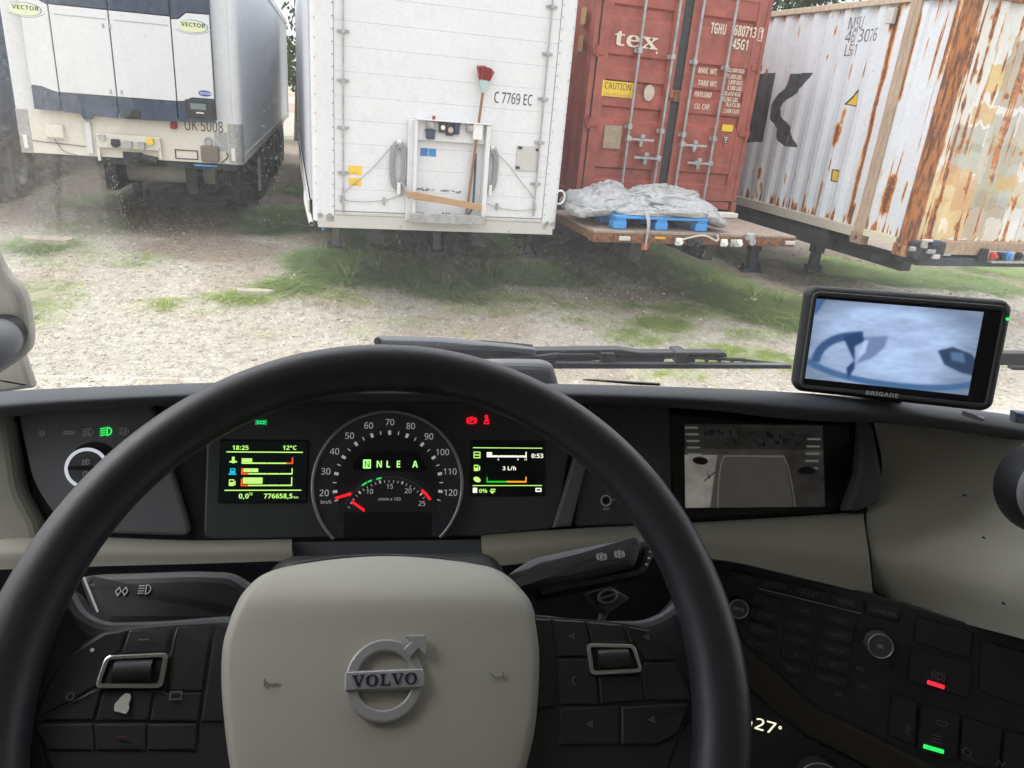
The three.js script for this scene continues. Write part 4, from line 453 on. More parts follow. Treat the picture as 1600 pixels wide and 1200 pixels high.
  // the tarpaulin lies in folds over one another: each a flattened, wrinkled bag of cloth
  const fold = (cx, cy, cz, w, h, d, turn, tilt, sd) => {
    const nu = 30, nv = 18, pos = [], idx = [];
    for (let j = 0; j <= nv; j++) for (let i = 0; i <= nu; i++) {
      const a = i / nu * Math.PI * 2, e = (j / nv - 0.5) * Math.PI, ca = Math.cos(a), sa = Math.sin(a), ce = Math.cos(e), sq = (q, p) => Math.sign(q) * Math.pow(Math.abs(q), p);
      let x = sq(ca, 0.55) * Math.pow(ce, 0.45), z = sq(sa, 0.55) * Math.pow(ce, 0.45), y = sq(Math.sin(e), 0.8);
      const n = fbm(x * 2.4 + sd * 7.3, z * 2.4 + y + sd * 3.1, 3) - 0.5, cr = 1 - Math.abs(2 * fbm(x * 2.1 - z * 1.7 + sd * 5, z * 1.2 + x * 0.9 + sd * 11, 2) - 1) * 2.6, c2 = 1 - Math.abs(2 * fbm(x * 4.5 + z * 3 + sd, z * 4 - x * 2 + sd * 2, 2) - 1) * 2.4;
      const top = Math.max(0, y) * 0.8 + 0.2; x *= 1 + 0.3 * n; z *= 1 + 0.3 * (fbm(x * 2 + sd, 3 + y, 2) - 0.5); y += top * (0.3 * cr + 0.5 * n + 0.5 * (h2(i % nu + sd * 91, j + sd * 17) - 0.5)); x += 0.06 * (h2(i % nu + 7, j + sd) - 0.5); z += 0.08 * (h2(i % nu + 3, j + sd * 5) - 0.5); y += 0 - 0.35 * (x * x) * (1 - 0.6 * ce);
      pos.push(x * w / 2, y * h / 2, z * d / 2);
    }
    for (let j = 0; j < nv; j++) for (let i = 0; i < nu; i++) { const q = j * (nu + 1) + i, r = q + nu + 1; idx.push(q, r, q + 1, q + 1, r, r + 1); }
    const g = new THREE.BufferGeometry(); g.setAttribute('position', new THREE.Float32BufferAttribute(pos, 3)); g.setIndex(idx); const q = toCreasedNormals(g, 0.75);
    part('fold', q.rotateZ(tilt).rotateY(turn).translate(cx, cy, cz), M.tarp, tp);
  };
  const at = (px, py, z) => A(px, py, z), F = (px, py, z, w, h, d, turn, tilt, sd) => { const [x, y] = at(px, py, z); fold(x, Math.max(y, H0 + h * 0.3), z, w, h, d, turn, tilt, sd); };
  F(930, 316, -0.55, 0.62, 0.2, 0.7, 0.3, 0.12, 1); F(1015, 328, -0.5, 1.2, 0.13, 0.8, 0.05, -0.05, 2); F(962, 304, -0.75, 0.55, 0.14, 0.5, -0.3, -0.15, 3); F(1052, 318, -0.5, 0.9, 0.19, 0.75, -0.12, -0.14, 4); F(1040, 304, -0.8, 0.7, 0.15, 0.6, 0.2, 0.02, 5); F(1098, 337, -0.35, 0.34, 0.13, 0.6, 0.1, -0.35, 6); F(992, 316, -0.4, 0.34, 0.1, 0.36, 0.7, 0.2, 7); F(1062, 330, -0.22, 0.72, 0.09, 0.34, 0.04, -0.06, 8); F(943, 298, -0.9, 0.4, 0.13, 0.36, 0.1, 0.35, 9); F(1000, 300, -0.7, 0.3, 0.1, 0.4, -0.5, 0.25, 10); F(914, 325, -0.4, 0.34, 0.11, 0.5, 0.2, 0.22, 11);
  const cz = [1012, 350, 0.02]; { const [x, y] = A(1013, 345, 0.0), g2 = new THREE.BufferGeometry(); part('hanging_corner', patch([[V(x - 0.03, H0 + 0.2, -0.06), V(x, H0 + 0.21, -0.06), V(x + 0.03, H0 + 0.19, -0.06)], [V(x - 0.02, H0 + 0.08, 0.02), V(x, H0 + 0.07, 0.03), V(x + 0.015, H0 + 0.08, 0.02)], [V(x - 0.012, H0 - 0.06, 0.025), V(x - 0.003, H0 - 0.07, 0.03), V(x + 0.008, H0 - 0.06, 0.025)], [V(x - 0.006, H0 - 0.17, 0.02), V(x, H0 - 0.18, 0.026), V(x + 0.004, H0 - 0.17, 0.02)]], 10, 8, 0.004), M.tarp, tp); }
}
{ // white rust-streaked container and its chassis
  const t = Wc.group('white_container', 'white shipping container streaked with rust, large dark letter K on its side', 'container');
  const L = -12.2, Y0 = 1.13, top = Wc.side(1290, 9, 0)[1], X1 = 2.44, zP = Wc.side(1430, 20, 0)[0] * 0.5 + Wc.side(1340, 350, 0)[0] * 0.5;
  const paint = (w, h, x0, x1, y0, y1, base, draw, rustAt, rag = 0) => {
    const c = document.createElement('canvas'); c.width = w; c.height = h; const k = c.getContext('2d'); k.fillStyle = '#ffffff'; k.fillRect(0, 0, w, h);
    const X = (x) => (x - x0) / (x1 - x0) * w, Y = (y) => (1 - (y - y0) / (y1 - y0)) * h; k.fillStyle = base; k.fillRect(0, 0, w, h); draw(k, X, Y, w / (x1 - x0));
    const im = k.getImageData(0, 0, w, h), d = im.data, src = d.slice();
    for (let j = 0; j < h; j++) for (let i = 0; i < w; i++) {
      const x = lerp(x0, x1, i / w), y = lerp(y1, y0, j / h), q = (j * w + i) * 4, a = rustAt(x, y), n = fbm(x * 30, y * 30, 3), s = 1 + 0.1 * (fbm(x * 3, y * 1.2, 3) - 0.5) + 0.05 * (n - 0.5);
      const st = smoothstep(a, 0.12, 0.5) * 0.55, ru = smoothstep(a + 0.45 * (n - 0.5), 0.42, 0.62), co = smoothstep(a + 0.8 * (fbm(x * 60, y * 45, 2) - 0.5), 0.72, 1.05);
      const qs = rag ? (clamp(Math.round(j + rag * 2.4 * (fbm(x * 16, y * 3 + 9, 3) - 0.5)), 0, h - 1) * w + clamp(Math.round(i + rag * (fbm(x * 20, y * 12, 3) - 0.5)), 0, w - 1)) * 4 : q; let r = src[qs] * s, g = src[qs + 1] * s, b = src[qs + 2] * s; r = lerp(r, 205, st); g = lerp(g, 160, st); b = lerp(b, 96, st); r = lerp(r, 176, ru); g = lerp(g, 104, ru); b = lerp(b, 44, ru); r = lerp(r, 100, co); g = lerp(g, 58, co); b = lerp(b, 42, co);
      d[q] = clamp(r, 0, 255); d[q + 1] = clamp(g, 0, 255); d[q + 2] = clamp(b, 0, 255);
    }
    k.putImageData(im, 0, 0); const tx = new THREE.CanvasTexture(c); tx.colorSpace = THREE.SRGBColorSpace; tx.magFilter = THREE.LinearFilter; tx.wrapS = THREE.MirroredRepeatWrapping; return tx;
  };
  const S = (px, py) => Wc.side(px, py, 0), E = (px, py) => Wc.at(px, py, 0);
  const streaks = [[[1399, 8], [1322, 340], 0.05, 0.95], [[1440, 20], [1400, 150], 0.04, 0.8], [[1400, 150], [1352, 340], 0.025, 0.55], [[1495, 0], [1470, 110], 0.05, 0.9], [[1480, 60], [1466, 120], 0.04, 0.6], [[1388, 275], [1378, 330], 0.07, 1.0], [[1410, 285], [1404, 310], 0.03, 0.7], [[1438, 212], [1432, 228], 0.025, 0.9], [[1315, 170], [1313, 190], 0.02, 0.7], [[1310, 195], [1300, 222], 0.05, 0.95], [[1283, 285], [1270, 335], 0.04, 0.9], [[1256, 305], [1250, 330], 0.035, 0.8], [[1330, 320], [1322, 350], 0.06, 1.05], [[1262, 270], [1260, 282], 0.02, 0.7], [[1297, 250], [1294, 262], 0.015, 0.8], [[1241, 268], [1240, 276], 0.01, 0.8], [[1225, 272], [1223, 282], 0.01, 0.8], [[1166, 300], [1162, 308], 0.03, 0.8], [[1330, 102], [1326, 118], 0.012, 0.8], [[1325, 60], [1318, 85], 0.006, 0.7], [[1304, 100], [1302, 112], 0.008, 0.7]].map(([a, b, w, k]) => { const p = S(...a), q = S(...b); return [(p[0] + q[0]) / 2, p[1], q[1], w, k, p[0], q[0]]; });
  const rustSide = (z, y) => {
    let a = 0; const n = fbm(z * 11 + 3, y * 3, 3), v = fbm(z * 26, y * 1.1 + 7, 3);
    for (const [z0, y1, y0, w, k] of streaks) { const dz = Math.abs(z - z0 + 0.05 * (n - 0.5)) / (w * (0.6 + 0.9 * v)); if (dz > 1.6 || y > y1 + 0.08 || y < y0 - 0.12) continue; a = Math.max(a, k * (1.25 - dz) * smoothstep(y1 + 0.08 - y, 0, 0.12) * smoothstep(y - y0 + 0.12, 0, 0.15)); }
    a = Math.max(a, 0.95 * smoothstep(Y0 + 0.2 + 0.35 * Math.pow(v, 2) - y, 0, 0.16) * smoothstep(v + 0.2 * n, 0.45, 0.75), 0.8 * smoothstep(y, top - 0.1 - 0.2 * v * v, top) * smoothstep(v, 0.45, 0.75));
    if (z > -1.15) a = Math.max(a, 0.9 * smoothstep(v + 0.3 * (n - 0.5), 0.64, 0.84) * smoothstep(z, -1.15, -0.5)); if (n > 0.76) a = Math.max(a, 0.75 * (n - 0.76) * 12); return a;
  };
  const sideMap = paint(2048, 1024, -6.4, 0, Y0, top, '#c9cdd2', (k, X, Y, u) => {
    const poly = (pts, c) => { k.fillStyle = c; k.beginPath(); pts.forEach(([px, py], i) => { const [z, y] = S(px, py); k[i ? 'lineTo' : 'moveTo'](X(z), Y(y)); }); k.closePath(); k.fill(); };
    poly([[1165, 116], [1209, 113], [1190, 221], [1140, 224]], '#30353f'); poly([[1233, 115], [1265, 113], [1252, 134], [1222, 160], [1213, 168], [1219, 183], [1231, 200], [1241, 230], [1220, 228], [1212, 218], [1209, 202], [1201, 186], [1203, 165], [1213, 145], [1228, 132]], '#30353f');
    for (const [s, a, b, h] of [['MSIU', [1320, 46], [1345, 46.5], 0.135], ['467 307 6', [1316, 66], [1366, 66], 0.135], ['L5G1', [1313, 87], [1336, 85], 0.13]]) { const [z0, y0] = S(...a), [z1] = S(...b); k.save(); k.translate(X(z0), Y(y0)); k.fillStyle = '#3a3c40'; k.font = '100px sans-serif'; const w = k.measureText(s).width; k.scale((X(z1) - X(z0)) / w, h * u * 1024 / (top - Y0) / (2048 / 6.4) / 72); k.fillText(s, 0, 0); k.restore(); }
    poly([[1335.5, 138], [1336, 167], [1317, 163]], '#22231f'); poly([[1334.5, 143], [1334.5, 165], [1320, 162]], '#d9b320'); poly([[1296.5, 264], [1306, 265], [1304, 285], [1293.5, 283]], '#3a3320'); poly([[1297.5, 266], [1305, 267], [1303, 283], [1295, 281]], '#c9a92c');
  }, rustSide);
  const ex = (px, py) => E(px, py);
  const endMap = paint(1024, 1024, 0, X1, Y0, top, '#d2d2cd', (k, X, Y) => {
    const quad = (a, b, c) => { const p = E(...a), q = E(...b); k.fillStyle = c; k.globalAlpha = 0.6; const x = Math.min(X(p[0]), X(q[0])), y = Math.min(Y(p[1]), Y(q[1])); k.fillRect(x, y, Math.abs(X(p[0]) - X(q[0])), Math.abs(Y(p[1]) - Y(q[1]))); k.globalAlpha = 1; };
    quad([1500, 195], [1535, 240], '#8f9184'); quad([1498, 225], [1528, 275], '#93917f'); quad([1556, 175], [1588, 225], '#8d8f83'); quad([1545, 215], [1560, 330], '#a29b84'); quad([1560, 225], [1575, 330], '#8f9086'); quad([1510, 285], [1560, 330], '#a3977c'); quad([1505, 325], [1562, 378], '#9a8568'); quad([1462, 262], [1490, 378], '#cbaa66'); quad([1490, 300], [1508, 378], '#d2b27c'); quad([1528, 162], [1556, 194], '#b88a45'); quad([1553, 100], [1574, 147], '#caa24a'); quad([1568, 272], [1594, 300], '#c39748'); quad([1590, 280], [1625, 330], '#b8a888'); quad([1549, 345], [1583, 383], '#e0ddd6'); quad([1590, 60], [1620, 170], '#8c7f6c'); quad([1605, 180], [1640, 260], '#9c9482'); quad([1474, 342], [1486, 362], '#e4e2de'); quad([1476, 255], [1500, 290], '#bf8a58'); quad([1503, 276], [1518, 330], '#c0926a');
  }, (x, y) => { const v = fbm(x * 22 + 60, y * 1.3, 3), n = fbm(x * 9 + 80, y * 7, 3), f = lerp(1, 0.75, smoothstep(x, 0.5, 1.4)); let a = f * smoothstep(v + 0.35 * (n - 0.5), 0.56, 0.8); a = Math.max(a, 0.8 * smoothstep(Y0 + 0.12 + 0.3 * v - y, 0, 0.2) * smoothstep(n, 0.4, 0.6)); if (n > 0.7) a = Math.max(a, (n - 0.7) * 7); return Math.max(a, 0.9 * smoothstep(0.16 + 0.1 * n - x, 0, 0.1)); }, 20);
  const corr = (list, y0, y1, uvf, rot) => { const pos = [], uv = []; for (let i = 0; i + 1 < list.length; i++) { const [a, d] = list[i], [b, e] = list[i + 1]; for (const [s, u, y] of [[a, d, y0], [b, e, y0], [b, e, y1], [a, d, y0], [b, e, y1], [a, d, y1]]) { pos.push(...(rot ? [s, y, u] : [u, y, s])); uv.push(...uvf(s, y)); } } const g = new THREE.BufferGeometry(); g.setAttribute('position', new THREE.Float32BufferAttribute(pos, 3)); g.setAttribute('uv', new THREE.Float32BufferAttribute(uv, 2)); g.computeVertexNormals(); return own(g); };
  const wave = (a, b, s) => { const l = []; for (let q = a; q < b - 0.28; q += 0.28) l.push([q, 0], [q + 0.07, 0], [q + 0.14, s * 0.036], [q + 0.21, s * 0.036]); l.push([b, 0]); return l; };
  const rail = 0.16, y0 = Y0 + rail, y1 = top - 0.06, sm = new THREE.MeshStandardMaterial({ map: sideMap, roughness: 0.55, side: THREE.DoubleSide }), em = new THREE.MeshStandardMaterial({ map: endMap, roughness: 0.6, side: THREE.DoubleSide }), uvS = (z, y) => [(z + 6.4) / 6.4, (y - Y0) / (top - Y0)], uvE = (x, y) => [x / X1, (y - Y0) / (top - Y0)];
  part('side_wall', corr(wave(L, zP - 0.06, 1).map(([a, d]) => [a, d + 0.02]), y0, y1, uvS), sm, t); part('side_wall', corr([[zP + 0.09, 0.02], [zP + 0.17, 0.02], [zP + 0.2, 0.05], [-0.24, 0.05], [-0.21, 0.02], [-0.13, 0.02]], y0, y1, uvS), sm, t);
  part('side_wall', corr(wave(L, -0.1, -1).map(([a, d]) => [a, X1 - 0.02 + d]), y0, y1, uvS), sm, t);
  part('end_wall', corr(wave(0.16, X1 - 0.14, -1).map(([a, d]) => [a, -0.03 + d]), y0, y1, uvE, true), em, t); part('rear_wall', bx(0.02, X1 - 0.02, y0, y1, L - 0.03, L), M.sideGrey, t);
  const pm = new THREE.MeshStandardMaterial({ map: sideMap, roughness: 0.55 }), side = (z0, z1, a, b, x0, x1) => { const g = clean(bx(x0, x1, a, b, z0, z1, 0.004)), p = g.attributes.position, uv = g.attributes.uv; for (let i = 0; i < p.count; i++) uv.setXY(i, ...uvS(p.getZ(i), p.getY(i))); return own(g); };
  part('bottom_rail', [side(L, zP - 0.063, Y0 + 0.04, y0 - 0.002, -0.004, 0.06)], new THREE.MeshStandardMaterial({ color: lin(0.5, 0.46, 0.38), roughness: 0.6, map: scaled(GRIME, 0.5) }), t); part('bottom_rail', [bx(-0.002, 0.06, Y0 + 0.08, y0 - 0.002, zP + 0.09, -0.15)], std(0.6, 0.55, 0.42, 0.7, { map: scaled(GRIME, 0.3) }), t);
  part('top_rail', [bx(-0.006, 0.06, y1, top + 0.01, L, zP - 0.06, 0.006), bx(-0.006, 0.06, y1, top, zP + 0.09, -0.12, 0.006)], std(0.62, 0.5, 0.36, 0.7, { map: scaled(WEAR, 0.5) }), t);
  part('corner_post', [bx(-0.008, 0.09, Y0 + 0.1, top, zP - 0.06, zP + 0.02, 0.006), bx(-0.004, 0.05, Y0 + 0.1, top, zP + 0.02, zP + 0.09, 0.004)], new THREE.MeshStandardMaterial({ color: lin(0.5, 0.37, 0.26), map: scaled(WEAR, 0.25, 1.4), roughness: 0.8 }), t);
  const cast = (x, z, m, n) => part('corner_casting', slab([[z - 0.09, Y0 - 0.03], [z + 0.09, Y0 - 0.03], [z + 0.09, Y0 + 0.1], [z - 0.09, Y0 + 0.1]], x, x + 0.12, { b: 0.004, holes: [arcPts(z, Y0 + 0.035, 0.022, 0, 6.283, 16, 1.6).slice(0, 16)] }).rotateY(-Math.PI / 2).applyMatrix4(new THREE.Matrix4().makeTranslation(x * 2 + 0.12 - 0.012, 0, 0)), m, t);
  cast(0, zP, std(0.36, 0.24, 0.16, 0.75, { map: scaled(WEAR, 0.3) })); cast(0, -0.07, M.rust); part('corner_casting', bx(X1 - 0.16, X1 + 0.004, Y0 - 0.02, Y0 + 0.1, -0.16, 0.006, 0.01), M.rust, t);
  part('corner_post', [bx(-0.006, 0.13, Y0 + 0.102, top, -0.125, 0.006, 0.008)], new THREE.MeshStandardMaterial({ color: lin(1.05, 0.92, 0.8), map: scaled(RUST, 0.42, 1.7), roughness: 0.85 }), t); part('corner_post', bx(X1 - 0.13, X1 + 0.006, Y0 + 0.102, top, -0.125, 0.006, 0.008), M.rust, t);
  { // company name on the post in small upright letters
    const w = 'TRITON CONTAINER'.split(''), g = []; const [, ya] = Wc.side(1508, 120, 0), [, yb] = Wc.side(1470, 262, 0); w.forEach((c, i) => { if (c !== ' ') g.push(text(c, 0.03, BOLD, { mid: 1 }).rotateY(-Math.PI / 2).translate(-0.008, lerp(ya, yb, i / w.length), -0.035)); }); part('lettering', g, M.ink, t); const p = lerp(ya, yb, 0.35); }
  part('end_sill', bx(0.14, X1 - 0.16, Y0 + 0.0, y0 - 0.002, -0.12, 0.0, 0.006), std(0.5, 0.36, 0.24, 0.75, { map: scaled(WEAR, 0.5) }), t); part('end_header', bx(0.13, X1 - 0.13, y1, top, -0.1, 0.0, 0.006), M.rust, t); part('roof', bx(0.01, X1 - 0.01, top - 0.03, top - 0.012, L, -0.1), M.whiteGrey, t);
  { const b = S(1392, 25); part('vent_cover', bx(-0.02, 0.04, b[1] - 0.08, b[1] + 0.08, b[0] - 0.05, b[0] + 0.05, 0.008), M.whiteGrey, t); }
  const c = Wc.group('gooseneck_chassis', 'dark container chassis with sockets under the white rusty container', 'trailer chassis'), A = (px, py, o = 0) => Wc.at(px, py, o);
  part('front_beam', bx(0.22, X1, Y0 - 0.13, Y0 - 0.035, -0.3, 0.02, 0.01), std(0.05, 0.065, 0.08, 0.6, { map: scaled(WEAR, 0.8) }), c); part('frame_beam', [bx(0.5, 0.65, Y0 - 0.3, Y0 - 0.131, -12, -0.45), bx(0.15, 0.49, Y0 - 0.22, Y0 - 0.131, -3.4, -0.6), bx(1.6, 1.75, Y0 - 0.4, Y0 - 0.131, -12, -2.6), bx(0.02, 0.1, Y0 - 0.2, Y0 - 0.035, -12, -1.2)], M.chassis, c);
  { const [x0, y0a] = A(1430, 377, 0.1), [x1, y1a] = A(1469, 404, 0.1); const b = part('equipment_box', [bx(x0, x1, y1a, y0a, 0.022, 0.14, 0.02)], M.chassis, c); for (const [px, py, w, h, m] of [[1444, 383, 0.07, 0.07, M.galv], [1446, 386, 0.03, 0.03, M.yellow], [1454, 393, 0.12, 0.05, M.galv], [1462, 401, 0.1, 0.05, M.whiteGrey], [1426, 389, 0.07, 0.05, M.galv], [1463, 380, 0.13, 0.06, M.navy], [1450, 376, 0.13, 0.03, M.whiteGrey]]) { const [x, y] = A(px, py, 0.16); part('fitting', bx(x - w / 2, x + w / 2, y - h / 2, y + h / 2, 0.135, 0.18, 0.012), m, b); } }
  { const [x0, y0a] = A(1546, 393, 0.05), [x1, y1a] = A(1640, 407, 0.05), b = part('connector_plate', bx(x0, x1, y1a, y0a, 0.022, 0.05, 0.005), M.whiteGrey, c); part('lip', bx(x0, x1, y1a - 0.03, y1a - 0.004, 0.022, 0.12, 0.004), M.galv, b); for (const [px, w, m] of [[1552, 0.07, std(0.55, 0.06, 0.04, 0.5)], [1563, 0.09, M.black], [1575, 0.07, M.blue], [1592, 0.07, M.black], [1606, 0.07, M.yellow], [1620, 0.08, M.black]]) { const [x, y] = A(px, 400, 0.08); part('connector', [bx(x - w / 2, x + w / 2, y - 0.045, y + 0.045, 0.051, 0.1, 0.014), disc(x, y, 0.11, w * 0.34, 0.03, 14)], m, b); } const [tx, ty] = A(1538, 398, 0.04); part('bracket', slab([[tx - 0.1, ty - 0.06], [tx + 0.05, ty - 0.09], [tx + 0.03, ty + 0.07], [tx - 0.06, ty + 0.07]], 0.022, 0.06, { b: 0.005 }), M.black, b); const [ux, uy] = A(1480, 398, 0.03); part('number_plate', bx(ux - 0.06, ux + 0.06, uy - 0.015, uy + 0.015, 0.021, 0.026), M.galv, c); }
  for (const z of [-8.2, -9.5]) for (const s of [-1, 1]) wheel(c, s < 0 ? 0.25 : X1 - 0.25, z, 0.72, 0.48, 0.36, s); part('side_guard', bx(0.06, 0.12, 0.55, Y0 - 0.1, -7.4, -6.2), M.chassis, c); part('dark_filler_box', bx(0.4, 2.0, 0.7, Y0 - 0.14, -7, -5.6, 0.03), M.chassis, c);  // guard and box added to keep the space under the container dark
  legs(Wc, c, [[1171, 424], [1268, 426]], Y0 - 0.1, 0.085);
}
// ---------------------------------------------------------------- trees beyond the trailers
function tree(x, z, h, r, c, label) {
  const t = thing('tree', label, 'tree', undefined); t.position.set(x, groundY(x, z), z);
  const g = [rod([0, 0, 0], [0.1, h * 0.55, 0], 0.22, 10, 0.13)]; for (let i = 0; i < 7; i++) { const a = rr(0, 6.28), y = h * rr(0.25, 0.5); g.push(rod([0.05, y, 0], [Math.cos(a) * r * 0.7, y + h * rr(0.15, 0.35), Math.sin(a) * r * 0.7], 0.09, 7, 0.03)); } part('trunk', g, std(0.09, 0.07, 0.05, 0.9), t);
  const leaf = new THREE.BufferGeometry(); leaf.setAttribute('position', new THREE.Float32BufferAttribute([0, 0, 0, 0.4, 0.45, 0.1, 0, 1, 0, 0, 0, 0, 0, 1, 0, -0.4, 0.45, 0.1], 3)); leaf.computeVertexNormals();
  const n = 9000, m = new THREE.InstancedMesh(leaf, new THREE.MeshPhysicalMaterial({ roughness: 0.7, side: THREE.DoubleSide }), n), d = new THREE.Object3D(), cl = [];
  for (let i = 0; i < 40; i++) { const a = rr(0, 6.28), u = Math.sqrt(rnd()); cl.push(V(Math.cos(a) * u * r, h * rr(0.28, 1), Math.sin(a) * u * r).multiply(V(1, 1, 1))); }
  for (let i = 0; i < n; i++) { const q = cl[i % 40], s = r * 0.34; d.position.set(q.x + (rnd() + rnd() - 1) * s, q.y + (rnd() + rnd() - 1) * s * 0.8, q.z + (rnd() + rnd() - 1) * s); d.rotation.set(rr(-1.5, 1.5), rr(0, 6.28), rr(-1.5, 1.5)); d.scale.setScalar(rr(0.12, 0.24)); d.updateMatrix(); m.setMatrixAt(i, d.matrix); const v = rr(0.6, 1.3); m.setColorAt(i, lin(c[0] * v, c[1] * v, c[2] * v)); }
  m.name = 'crown'; m.userData.kind = 'stuff'; m.castShadow = true; t.add(m);
}
tree(-3.4, -29, 6.5, 2.6, [0.07, 0.13, 0.03], 'green tree seen in the gap between the two white trailers');
tree(6.5, -27, 7.5, 3, [0.035, 0.07, 0.028], 'dark green tree rising between the red and white containers');
tree(11, -25, 6.5, 3, [0.04, 0.075, 0.03], 'dark green tree behind the white rusty container roof');
// ---------------------------------------------------------------- the cab round the driver
const up = V(0, 1, 0), zf = (z) => new Frame(V(0, EYE.y, z), V(1, 0, 0), up);
const D = new Frame(atZ(607, 750, -0.645), V(1, 0, 0), V(0, Math.cos(0.47), -Math.sin(0.47)));
const Wh = new Frame(EYE.clone().add(V(0.0023, -0.3252, -0.3463)), V(1, 0, 0), V(0, Math.sin(0.7), -Math.cos(0.7)));
const S0 = V(0, 1.93, -1.22), S1 = V(0, 3.32, -0.99), Gl = new Frame(S0, V(1, 0, 0), S1.clone().sub(S0));
{
  const t = thing('truck_cab', 'truck cab with beige windscreen pillar and grab handle round the driver', 'truck cab');
  const XL = -0.7, XR = 1.66, wall = (n, ...a) => part(n, bx(...a), M.lining, t);
  part('floor', bx(XL, XR, 1.15, 1.25, -1.3, 1.4), M.carpet, t); wall('roof', XL, XR, 3.46, 3.54, -1.05, 1.4); wall('rear_wall', XL + 0.003, XR - 0.003, 1.253, 3.457, 1.32, 1.397);
  for (const [x, s] of [[XL, 1], [XR, -1]]) {
    const a = Math.min(x, x + s * 0.06), b = Math.max(x, x + s * 0.06);
    part('door', [bx(a, b, 1.253, 2.02, -1.2, 1.317), bx(a, b, 3.0, 3.457, -1.02, 1.317), bx(a, b, 2.022, 2.998, -0.3, 1.317)], M.lining, t);
    part('side_window', bx(x + s * 0.028, x + s * 0.032, 2.02, 3.0, -0.95, -0.3), M.glass, t);
  }
  part('windscreen_header', bx(XL + 0.06, XR - 0.06, 3.33, 3.457, -1.06, -0.96, 0.02), M.lining, t); part('front_panel', [bx(XL, XR, 0.6, 1.86, -1.34, -1.26, 0.03)], M.cabPaint, t);
  const ws = part('windscreen', Gl.put(bx(XL + 0.04, XR - 0.04, 0, 1.4, -0.003, 0.003)), M.glass, t);
  { // dried drips and specks on the glass
    const g = [], drop = (px, py, r) => { const [x, y] = Gl.at(px, py, 0.004); g.push(Gl.put(new THREE.SphereGeometry(r, 6, 4).scale(rr(0.7, 1), rr(1, 1.8), 0.12).translate(x, y, 0.0042))); };
    for (let i = 0; i < 170; i++) { const k = Math.pow(rnd(), 0.8); drop(lerp(165, 218, k) + rr(-5, 5) * (1 + 1.2 * (rnd() < 0.2)), lerp(235, 425, k) + rr(-6, 6), rr(0.0003, 0.0008)); }
    for (let i = 0; i < 60; i++) drop(rr(405, 445), rr(150, 350), rr(0.0004, 0.0012)); for (const [x, a, b, n] of [[622, 345, 400, 9], [797, 350, 402, 14], [1090, 375, 400, 9], [1100, 385, 402, 6]]) for (let i = 0; i < n; i++) drop(x + rr(-3, 4), rr(a, b), rr(0.0004, 0.0011));
    for (let i = 0; i < 230; i++) drop(rr(0, 1600), rr(0, 560), rr(0.00025, 0.0007)); part('dried_drops', g, std(0.55, 0.56, 0.56, 0.7), ws, 'stuff');
  }
  { // glare veil painted as pale dust grain on the glass, denser at the left
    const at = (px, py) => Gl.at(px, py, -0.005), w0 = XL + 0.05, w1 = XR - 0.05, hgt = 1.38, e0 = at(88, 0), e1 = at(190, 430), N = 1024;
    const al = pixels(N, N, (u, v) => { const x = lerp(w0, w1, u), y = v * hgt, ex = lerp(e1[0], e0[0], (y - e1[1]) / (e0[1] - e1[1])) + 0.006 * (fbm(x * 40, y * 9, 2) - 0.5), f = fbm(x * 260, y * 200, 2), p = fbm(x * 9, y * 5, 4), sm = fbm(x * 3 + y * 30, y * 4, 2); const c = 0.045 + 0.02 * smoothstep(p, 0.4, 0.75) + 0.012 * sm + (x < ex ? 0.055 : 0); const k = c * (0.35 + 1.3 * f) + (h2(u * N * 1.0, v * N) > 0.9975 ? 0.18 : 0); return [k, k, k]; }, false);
    const g = own(Gl.put(sheet(w0, w1, 0.005, hgt, -0.0055))), m = new THREE.MeshPhysicalMaterial({ color: lin(0.76, 0.74, 0.71), roughness: 1, transmission: 0.5, thickness: 0, alphaMap: al, transparent: true, side: THREE.DoubleSide }); part('glare_dust_film', g, m, ws); }
  const Pz = zf(-0.98), p = part('pillar', plate(Pz, [[-120, 120], [-50, 150], [-20, 380], [2, 428], [28, 452], [38, 478], [45, 530], [43, 550], [24, 568], [-120, 660]], -0.03, 0, { b: 0.012, r: 0.01, seg: 4 }), M.pillar, t);
  part('pillar_foot', plate(zf(-1.08), [[-160, 560], [12, 548], [34, 552], [53, 608], [-160, 640]], -0.02, 0, { b: 0.008, r: 0.006 }), M.pillar, t);
  part('pillar', bx(XR - 0.16, XR - 0.06, 1.9, 3.457, -1.2, -0.98, 0.03), M.pillar, t);
  const q = (x, y, z) => atZ(x, y, z); part('grab_handle', [tube([q(-190, 690, -0.86), q(-90, 600, -0.87), q(-40, 562, -0.88), q(-12, 540, -0.9), q(-2, 530, -0.94)], 0.025, 30, 16), new THREE.SphereGeometry(0.0255, 16, 12).applyMatrix4(new THREE.Matrix4().setPosition(q(-2, 530, -0.94)))], M.dashGrey, t);
  part('handle_socket', plate(zf(-0.945), [[-60, 500], [6, 500], [22, 510], [31, 527], [29, 548], [10, 560], [-60, 575]], -0.03, -0.002, { b: 0.004, r: 0.01 }), M.black, t);
}
function wiper(label, grp) { return thing('windscreen_wiper', label, 'wiper', grp); }
